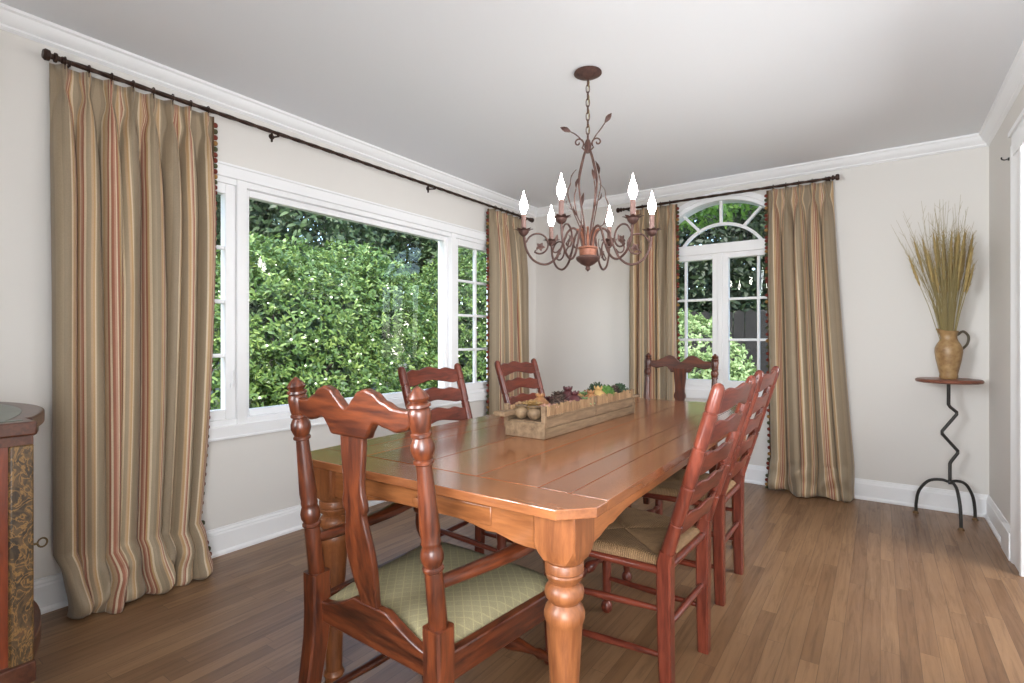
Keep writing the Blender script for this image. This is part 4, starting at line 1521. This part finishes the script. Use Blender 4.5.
# window-side row (x < 0) and room-side row (x > 0), each from the near end of the trough to the far end
ITEMS = [
    ('poppy_pod', 'tanpod', -.042, -.375, .95, 'tan round seed pod at the near end of the trough, on the picture-window side'),
    ('poppy_pod', 'tanpod', .018, -.378, .95, 'tan round seed pod at the near trough end, on the side away from the window'),
    ('dried_rosette', 'gold', -.040, -.305, 1.1, 'golden dried rosette just behind the tan pods at the near trough end'),
    ('lotus_pod', 'pinkpod', .045, -.315, 1.0, 'pale pink pod behind the near corner post of the trough'),
    ('pomegranate', 'ambergourd', -.048, -.235, 1.05, 'amber pomegranate in the near third of the trough'),
    ('pinecone', 'cone', .040, -.245, 1.0, 'brown pine cone nearest the viewer, in the near third of the trough'),
    ('dried_rosette', 'maroon', -.042, -.165, 1.15, 'maroon dried rosette in the trough, nearer one of two'),
    ('lotus_pod', 'pinkpod', .042, -.175, 1.0, 'pale pink pod between two brown cones in the near half of the trough'),
    ('pinecone', 'cone', -.045, -.095, 1.0, 'brown pine cone behind the maroon rosette in the near half of the trough'),
    ('pomegranate', 'maroon', .038, -.105, 1.1, 'dark red pomegranate with pointed crown, nearest one in the trough'),
    ('pomegranate', 'maroon', -.040, -.020, 1.2, 'dark red pomegranate with raised crown near the middle of the trough'),
    ('dried_rosette', 'sagebud', .043, -.035, 1.0, 'pale sage rosette near the middle of the trough'),
    ('lotus_pod', 'gold', -.045, .055, 1.05, 'golden pod just past the middle of the trough'),
    ('pomegranate', 'ambergourd', .040, .038, 1.0, 'amber pomegranate just past the middle of the trough'),
    ('dried_rosette', 'sagebud', -.043, .125, 1.1, 'pale sage rosette behind the golden pod in the trough'),
    ('pomegranate', 'gold', .040, .112, 1.15, 'yellow pomegranate beside the bright green moss ball in the trough'),
    ('lotus_pod', 'pinkpod', -.044, .20, 1.0, 'pale pink pod beside the bright green moss ball'),
    ('moss_ball', 'moss', .040, .188, 1.05, 'bright green moss ball in the far half of the trough, nearest of the green balls'),
    ('moss_ball', 'darkmoss', -.042, .275, 1.1, 'dark green moss ball in the far part of the trough, behind the dark cone'),
    ('pinecone', 'cone', .040, .262, 1.05, 'dark pine cone between green moss balls in the far half of the trough'),
    ('lotus_pod', 'gold', -.040, .350, 1.0, 'golden pod near the far end of the trough'),
    ('moss_ball', 'darkmoss', .042, .335, 1.05, 'dark green moss ball near the far end of the trough'),
    ('moss_ball', 'moss', .000, .392, .85, 'small bright green moss ball at the very far end of the trough'),
]
pm = {}
for nm, mt, x, y, sc_, lab in ITEMS:
    key = (nm, mt)
    if key not in pm:
        me = KM[nm].mesh(nm, 60)
        me.materials.append(M[mt])
        pm[key] = me
    o = bpy.data.objects.new(nm, pm[key])
    COL.objects.link(o)
    o.location = (GX + x, GY + y, zt + .060)
    o.rotation_euler = (0, 0, random.uniform(0, 6))
    o.scale = (sc_ * 1.1, sc_ * 1.1, sc_ * 1.1)
    tag(o, lab, {'pinecone': 'pine cone', 'pomegranate': 'pomegranate', 'moss_ball': 'moss ball', 'dried_rosette': 'dried flower', 'lotus_pod': 'seed pod', 'poppy_pod': 'seed pod'}[nm], 'dried pods and moss in the trough')

# ------------------------------------------------------------------ painted cabinet at the left edge
KX, KY = -2.335, .212
cb = empty('painted_cabinet', (KX, KY, 0))
tag(cb, 'bow-fronted painted cabinet with gold scrollwork at the left edge of the room', 'cabinet')
hwc = .435


def front(x, bow):                              # front outline of body, y at x
    return .188 + bow * cos(pi / 2 * max(-1, min(1, x / (hwc - .055)))) ** .8


def outline(ov, bow, yb=-.19):
    P = [(-hwc - ov, yb), (hwc + ov, yb), (hwc + ov, .208 + ov * .5), (hwc - .075 - ov, .208 + ov * .5)]
    n_ = 20
    P += [(x, front(x, bow) + ov) for x in [(hwc - .075 - ov) * (1 - 2 * i / n_) for i in range(n_ + 1)]]
    P += [(-hwc + .075 + ov, .208 + ov * .5), (-hwc - ov, .208 + ov * .5)]
    return P


def slab(z0, z1, ov, bow):
    return MB().prism(outline(ov, bow), (0, 0, (z0 + z1) / 2), (1, 0, 0), (0, 1, 0), z1 - z0)


slab(.858, .896, .014, .115).build('top', 'cabtop', cb, bevel=.014, seg=4, smooth=50)
slab(.892, .8975, -.028, .10).build('top_inlay', 'cabgreen', cb, smooth=0, bevel=.001)
slab(.832, .860, .002, .112).build('cornice', 'cabtop', cb, bevel=.008, seg=3, smooth=50)
slab(.20, .835, -.012, .095).build('body', 'cabred', cb, smooth=30)
slab(.185, .24, .010, .110).build('base_moulding', 'cabtop', cb, bevel=.012, seg=3, smooth=50)
for s in (-1, 1):
    xa, xb = sorted((s * (hwc - .075), s * (hwc - .004)))
    MB().box((xa, .160, .205), (xb, .212, .833)).build('pilaster', 'floral', cb, bevel=.006)
    m = MB()
    m.box((s * (hwc - .012) - .004, -.16, .25), (s * (hwc - .012) + .004, .13, .80))
    m.build('side_panel', 'cabred', cb, bevel=.004)
    for y in (-.14, .17):
        MB().lathe((s * (hwc - .05), y, .19), (s * (hwc - .05), y, 0), [(0, .03), (.15, .042), (.4, .045), (.6, .036), (.8, .026), (1, .022)], 16).build('foot', 'cabtop', cb)
m = MB()
n_ = 16
rr = []
for i in range(n_ + 1):
    x = -.33 + .66 * i / n_
    y = front(x, .095) - .012
    rr.append([(x, y, .23), (x, y + .014, .23), (x, y + .014, .82), (x, y, .82)])
dr = m.rings(rr).build('door', 'cabred', cb, smooth=50, bevel=.002)
KXL = .295
ky = front(KXL, .095)
m = MB().tube([(KXL, ky - .004, .515), (KXL, ky + .022, .515)], .0035, 8)
m.tube([(KXL, ky + .032 + .011 * cos(q * pi / 8), .515 + .013 * sin(q * pi / 8)) for q in range(17)], .0026, 6)
m.tube([(KXL, ky - .002, .515), (KXL, ky + .004, .515)], .009, 10)
m.build('key', 'brass', dr)


# ------------------------------------------------------------------ garden seen through the panes
def leaf_cloud(name, mat, P, Nrm, size, parent, per=7, aspect=.38, spread=(.55, 1.35), seed=0, jitter=.25, tlo=None):
    g = np.random.default_rng(seed)
    n = len(P)
    nn = n * per
    c = np.repeat(P, per, 0)
    nr = np.repeat(Nrm, per, 0)
    nr = nr / np.linalg.norm(nr, axis=1, keepdims=True)
    ref = np.where(np.abs(nr[:, 2:3]) < .9, np.array([[0, 0, 1.]]), np.array([[1., 0, 0]]))
    u = np.cross(nr, ref)
    u /= np.linalg.norm(u, axis=1, keepdims=True)
    v = np.cross(nr, u)
    az = np.tile(np.arange(per) * 2 * np.pi / per, n) + np.repeat(g.uniform(0, 6.28, n), per) + g.normal(0, .25, nn)
    el = g.uniform(spread[0], spread[1], nn)
    d = nr * np.cos(el)[:, None] + (u * np.cos(az)[:, None] + v * np.sin(az)[:, None]) * np.sin(el)[:, None]
    d[:, 2] -= .12
    d /= np.linalg.norm(d, axis=1, keepdims=True)
    side = np.cross(d, nr + g.normal(0, .35, (nn, 3)))
    side /= np.linalg.norm(side, axis=1, keepdims=True)
    up = np.cross(side, d)
    L = size * g.uniform(.7, 1.25, nn)[:, None]
    wd = L * aspect * .5
    c = c + g.normal(0, jitter * size, (nn, 3))
    pts = [c, c + d * L * .32 + side * wd + up * L * .04, c + d * L * .32 - side * wd + up * L * .04,
           c + d * L * .68 + side * wd * .8 + up * L * .02, c + d * L * .68 - side * wd * .8 + up * L * .02, c + d * L - up * L * .1]
    V = np.stack(pts, 1).reshape(-1, 3)
    b = (np.arange(nn) * 6)[:, None]
    tri1 = b + np.array([[0, 1, 2]])
    quad = b + np.array([[1, 3, 4, 2]])
    tri2 = b + np.array([[3, 5, 4]])
    loops = np.concatenate([tri1, quad, tri2], 1).ravel()
    tot = np.tile([3, 4, 3], nn)
    start = np.concatenate([[0], np.cumsum(tot)[:-1]])
    me = bpy.data.meshes.new(name)
    me.vertices.add(len(V))
    me.vertices.foreach_set('co', V.astype(np.float32).ravel())
    me.loops.add(len(loops))
    me.loops.foreach_set('vertex_index', loops.astype(np.int32))
    me.polygons.add(len(tot))
    me.polygons.foreach_set('loop_start', start.astype(np.int32))
    me.update(calc_edges=True)
    t = np.clip(np.repeat(g.beta(2.2, 2.2, n), per) * .6 + g.uniform(0, .4, nn), 0, 1)
    at = me.attributes.new('tint', 'FLOAT', 'POINT')
    at.data.foreach_set('value', np.repeat(t, 6).astype(np.float32))
    me.materials.append(M[mat])
    o = bpy.data.objects.new(name, me)
    COL.objects.link(o)
    o.parent = parent
    return o


def shell(lobes, n, seed, inner=.78, face=None, fmin=-.2):
    """Points and normals spread over the union of ellipsoid lobes (cx, cy, cz, rx, ry, rz); kept where they face 'face'."""
    g = np.random.default_rng(seed)
    P, Nn = [], []
    ar = np.array([l[3] * l[4] + l[4] * l[5] + l[3] * l[5] for l in lobes])
    cnt = (ar / ar.sum() * n).astype(int)
    for l, k_ in zip(lobes, cnt):
        d = g.normal(0, 1, (k_ * 4, 3))
        d /= np.linalg.norm(d, axis=1, keepdims=True)
        if face is not None:
            d = d[(d @ np.array(face)) > fmin]
        d = d[:k_]
        rad = np.array(l[3:])
        f = g.uniform(inner, 1.03, len(d)) ** .6
        p = np.array(l[:3]) + d * rad * f[:, None]
        nn = d / rad
        nn /= np.linalg.norm(nn, axis=1, keepdims=True)
        nn[:, 2] += .35
        P.append(p)
        Nn.append(nn)
    P, Nn = np.concatenate(P), np.concatenate(Nn)
    keep = np.ones(len(P), bool)
    for l in lobes:
        q = (P - np.array(l[:3])) / np.array(l[3:])
        keep &= (q ** 2).sum(1) > .50
    keep &= P[:, 2] > -.35
    return P[keep], Nn[keep]


GZ = -.45
struct(MB().box((-30, -8, GZ - .1), (LX - WT - .02, 30, GZ)).box((LX - WT - .02, BY + WT + .02, GZ - .1), (30, 30, GZ)), 'ground', 'soil', smooth=0)


def plant(name, mat, base, lobes, n, size, label, cat, seed, per=7, aspect=.38, face=None, trunk=.04, group=None, spread=(.55, 1.35), inner=.78, stems=7):
    bx, by = base
    r = empty(name, (bx, by, GZ))
    P, Nn = shell(lobes, n, seed, inner, face)
    leaf_cloud('foliage', mat, P - np.array([bx, by, GZ]), Nn, size, r, per, aspect, spread, seed)
    rn = random.Random(seed)
    m = MB()
    for k_ in range(stems):
        l = lobes[k_ % len(lobes)]
        tip = Vector((l[0] + rn.uniform(-.6, .6) * l[3], l[1] + rn.uniform(-.6, .6) * l[4], l[2] + rn.uniform(.1, .7) * l[5])) - Vector((bx, by, GZ))
        b0 = Vector((rn.uniform(-1, 1) * trunk * 2.5, rn.uniform(-1, 1) * trunk * 2.5, 0)) if stems > 3 else Vector((0, 0, 0))
        mid = b0.lerp(tip, .5) + Vector((rn.uniform(-.1, .1), rn.uniform(-.1, .1), tip.z * .12))
        m.tube(bez([b0, mid, tip], 6), [trunk * (1 - .75 * i / 12) for i in range(13)], 7)
    m.build('stem' if trunk < .06 else 'trunk', 'bark', r)
    tag(r, label, cat, group)
    return r


# the big rhododendron bank outside the picture window
plant('rhododendron_bush', 'green_leaf', (-6.0, 3.3),
      [(-6.0, 3.5, .62, 1.35, 1.5, 1.70), (-5.9, 2.3, .35, 1.2, 1.2, 1.38), (-6.1, 4.75, .65, 1.35, 1.3, 1.80), (-5.6, 3.6, .2, 1.2, 1.4, 1.15), (-5.6, 2.5, .0, 1.1, 1.2, 1.0)],
      9500, .074, 'large sunlit rhododendron bush filling the middle of the picture window', 'shrub', 21, face=(.8, -.2, .35))
plant('rhododendron_bush', 'green_leaf', (-5.9, .1),
      [(-5.9, .15, .35, 1.1, .9, 1.3), (-5.5, .1, .0, 1.0, .85, 1.0)], 3400, .074, 'lower rhododendron bush seen past the curtain at the near casement', 'shrub', 22, face=(.8, .2, .35))
plant('rhododendron_bush', 'green_leaf', (-6.2, 7.4),
      [(-6.2, 7.3, .75, 1.4, 1.2, 1.95), (-5.7, 7.0, .1, 1.2, .95, 1.2), (-6.0, 8.7, .4, 1.3, 1.2, 1.5)], 5000, .074, 'rhododendron bush behind the panes of the far casement', 'shrub', 23, face=(.75, -.4, .35))
TG = 'dark trees beyond the garden shrubs'
for q, (bx, by, lobes, n, lab, sd) in enumerate((
        (-9.2, 2.4, [(-9.2, 2.5, 3.0, 1.6, 1.8, 3.6), (-9.0, 1.2, 2.4, 1.5, 1.6, 2.8)], 4500, 'dark grey-green tree rising above the bush at the near side of the picture window', 31),
        (-9.6, 6.4, [(-9.6, 6.5, 3.0, 1.6, 2.0, 3.6), (-9.2, 5.9, 3.3, 1.5, 1.4, 2.8)], 4500, 'dark tree rising above the middle of the rhododendron bush', 32),
        (-9.4, 10.9, [(-9.4, 11.0, 2.8, 1.8, 2.2, 3.8), (-8.8, 10.3, 2.6, 1.4, 1.6, 3.2)], 4500, 'dark tree behind the far casement of the picture window', 33),
        (-8.4, -2.4, [(-8.4, -2.4, 2.4, 1.6, 1.7, 3.4)], 2000, 'dark tree beyond the lower rhododendron, mostly hidden by the near curtain', 34))):
    plant('garden_tree', 'dark_leaf', (bx, by), lobes, n, .17, lab, 'tree', sd, face=(.75, -.3, .1), trunk=.09, group=TG, stems=2, inner=.6)
# beyond the arched window
plant('leafy_shrub', 'light_leaf', (-2.2, 7.0), [(-2.25, 6.9, .45, 1.0, .8, 1.02), (-1.75, 6.5, .10, .75, .7, .82)], 2600, .06, 'pale green sunlit shrub outside the arched window', 'shrub', 41, face=(.2, -.9, .3), aspect=.5)
plant('dark_shrub', 'dark_leaf', (.1, 8.0), [(.1, 8.0, .0, 1.0, .8, .7)], 500, .09, 'low dark shrub beside the pale one outside the arched window', 'shrub', 42, face=(.2, -.9, .3), aspect=.5)
for bx, by, lobes, n, lab, sd, mt, sz in (
        (-3.8, 12.1, [(-3.8, 12.1, 3.2, 2.4, 1.6, 3.6), (-5.2, 12.0, 2.2, 1.8, 1.4, 3.4), (-2.7, 12.2, 2.6, 1.5, 1.2, 3.4)], 7500, 'dark tree behind the left sash of the arched window', 43, 'shade_leaf', .17),
        (.9, 12.4, [(.8, 12.4, 3.4, 1.9, 1.6, 3.4), (1.7, 12.3, 3.0, 1.7, 1.4, 3.6)], 6500, 'dark tree above the fence outside the arched window', 44, 'shade_leaf', .17),
        (-2.6, 8.6, [(-2.4, 8.4, 3.9, 1.5, 1.0, 1.0), (-.9, 8.8, 4.1, 1.2, .9, .9), (-3.6, 8.8, 3.6, 1.0, .9, .9)], 1300, 'leafy green branches overhanging the fanlight of the arched window', 45, 'mid_leaf', .12)):
    plant('garden_tree', mt, (bx, by), lobes, n, sz, lab, 'tree', sd, face=(.2, -.9, -.1), trunk=.07, group='trees outside the arched window', stems=1, inner=.55)
for bx, by, lobes, n, lab, sd, fc in (
        (-13.5, 2.4, [(-13.5, 2.4, 4.2, 2.2, 3.2, 5.2)], 4200, 'tall dark tree far behind the near part of the rhododendron', 61, (.9, -.2, .1)),
        (-13.8, 9.0, [(-13.8, 9.0, 4.2, 2.2, 3.2, 5.2)], 4200, 'tall dark tree far behind the middle of the picture window', 62, (.9, -.2, .1)),
        (-12.0, 16.2, [(-12.0, 16.2, 4.0, 3.0, 3.4, 5.0)], 4200, 'tall dark tree far behind the far casement', 63, (.8, -.5, .1)),
        (-3.6, 16.6, [(-3.6, 16.6, 3.2, 3.4, 2.0, 4.8)], 4500, 'tall dark tree far behind the left sash of the arched window', 64, (.2, -.9, .1)),
        (3.9, 16.8, [(3.9, 16.8, 3.2, 3.4, 2.0, 4.8)], 4500, 'tall dark tree far behind the fence', 65, (.2, -.9, .1))):
    plant('garden_tree', 'shade_leaf', (bx, by), lobes, n, .26, lab, 'tree', sd, face=fc, trunk=.12, group='far trees', stems=1, inner=.7)
fn = empty('garden_fence', (-1.5, 10.2, GZ))
tag(fn, 'weathered board fence in the shade outside the arched window', 'fence')
m = MB()
for i in range(46):
    x = -4.5 + i * .2
    m.prism([(x, 0), (x + .185, 0), (x + .185, 2.0), (x + .0925, 2.05), (x, 2.0)], (0, random.uniform(-.006, .006), .05), (1, 0, 0), (0, 0, 1), .02)
m.build('boards', 'fence', fn, smooth=0)
for z_ in (.5, 1.6):
    MB().box((-4.5, .012, z_), (4.7, .06, z_ + .09)).build('rail', 'fence', fn, bevel=.004)
for k_ in range(5):
    MB().box((-4.4 + k_ * 2.2, .06, 0), (-4.3 + k_ * 2.2, .16, 2.0)).build('post', 'fence', fn, bevel=.004)
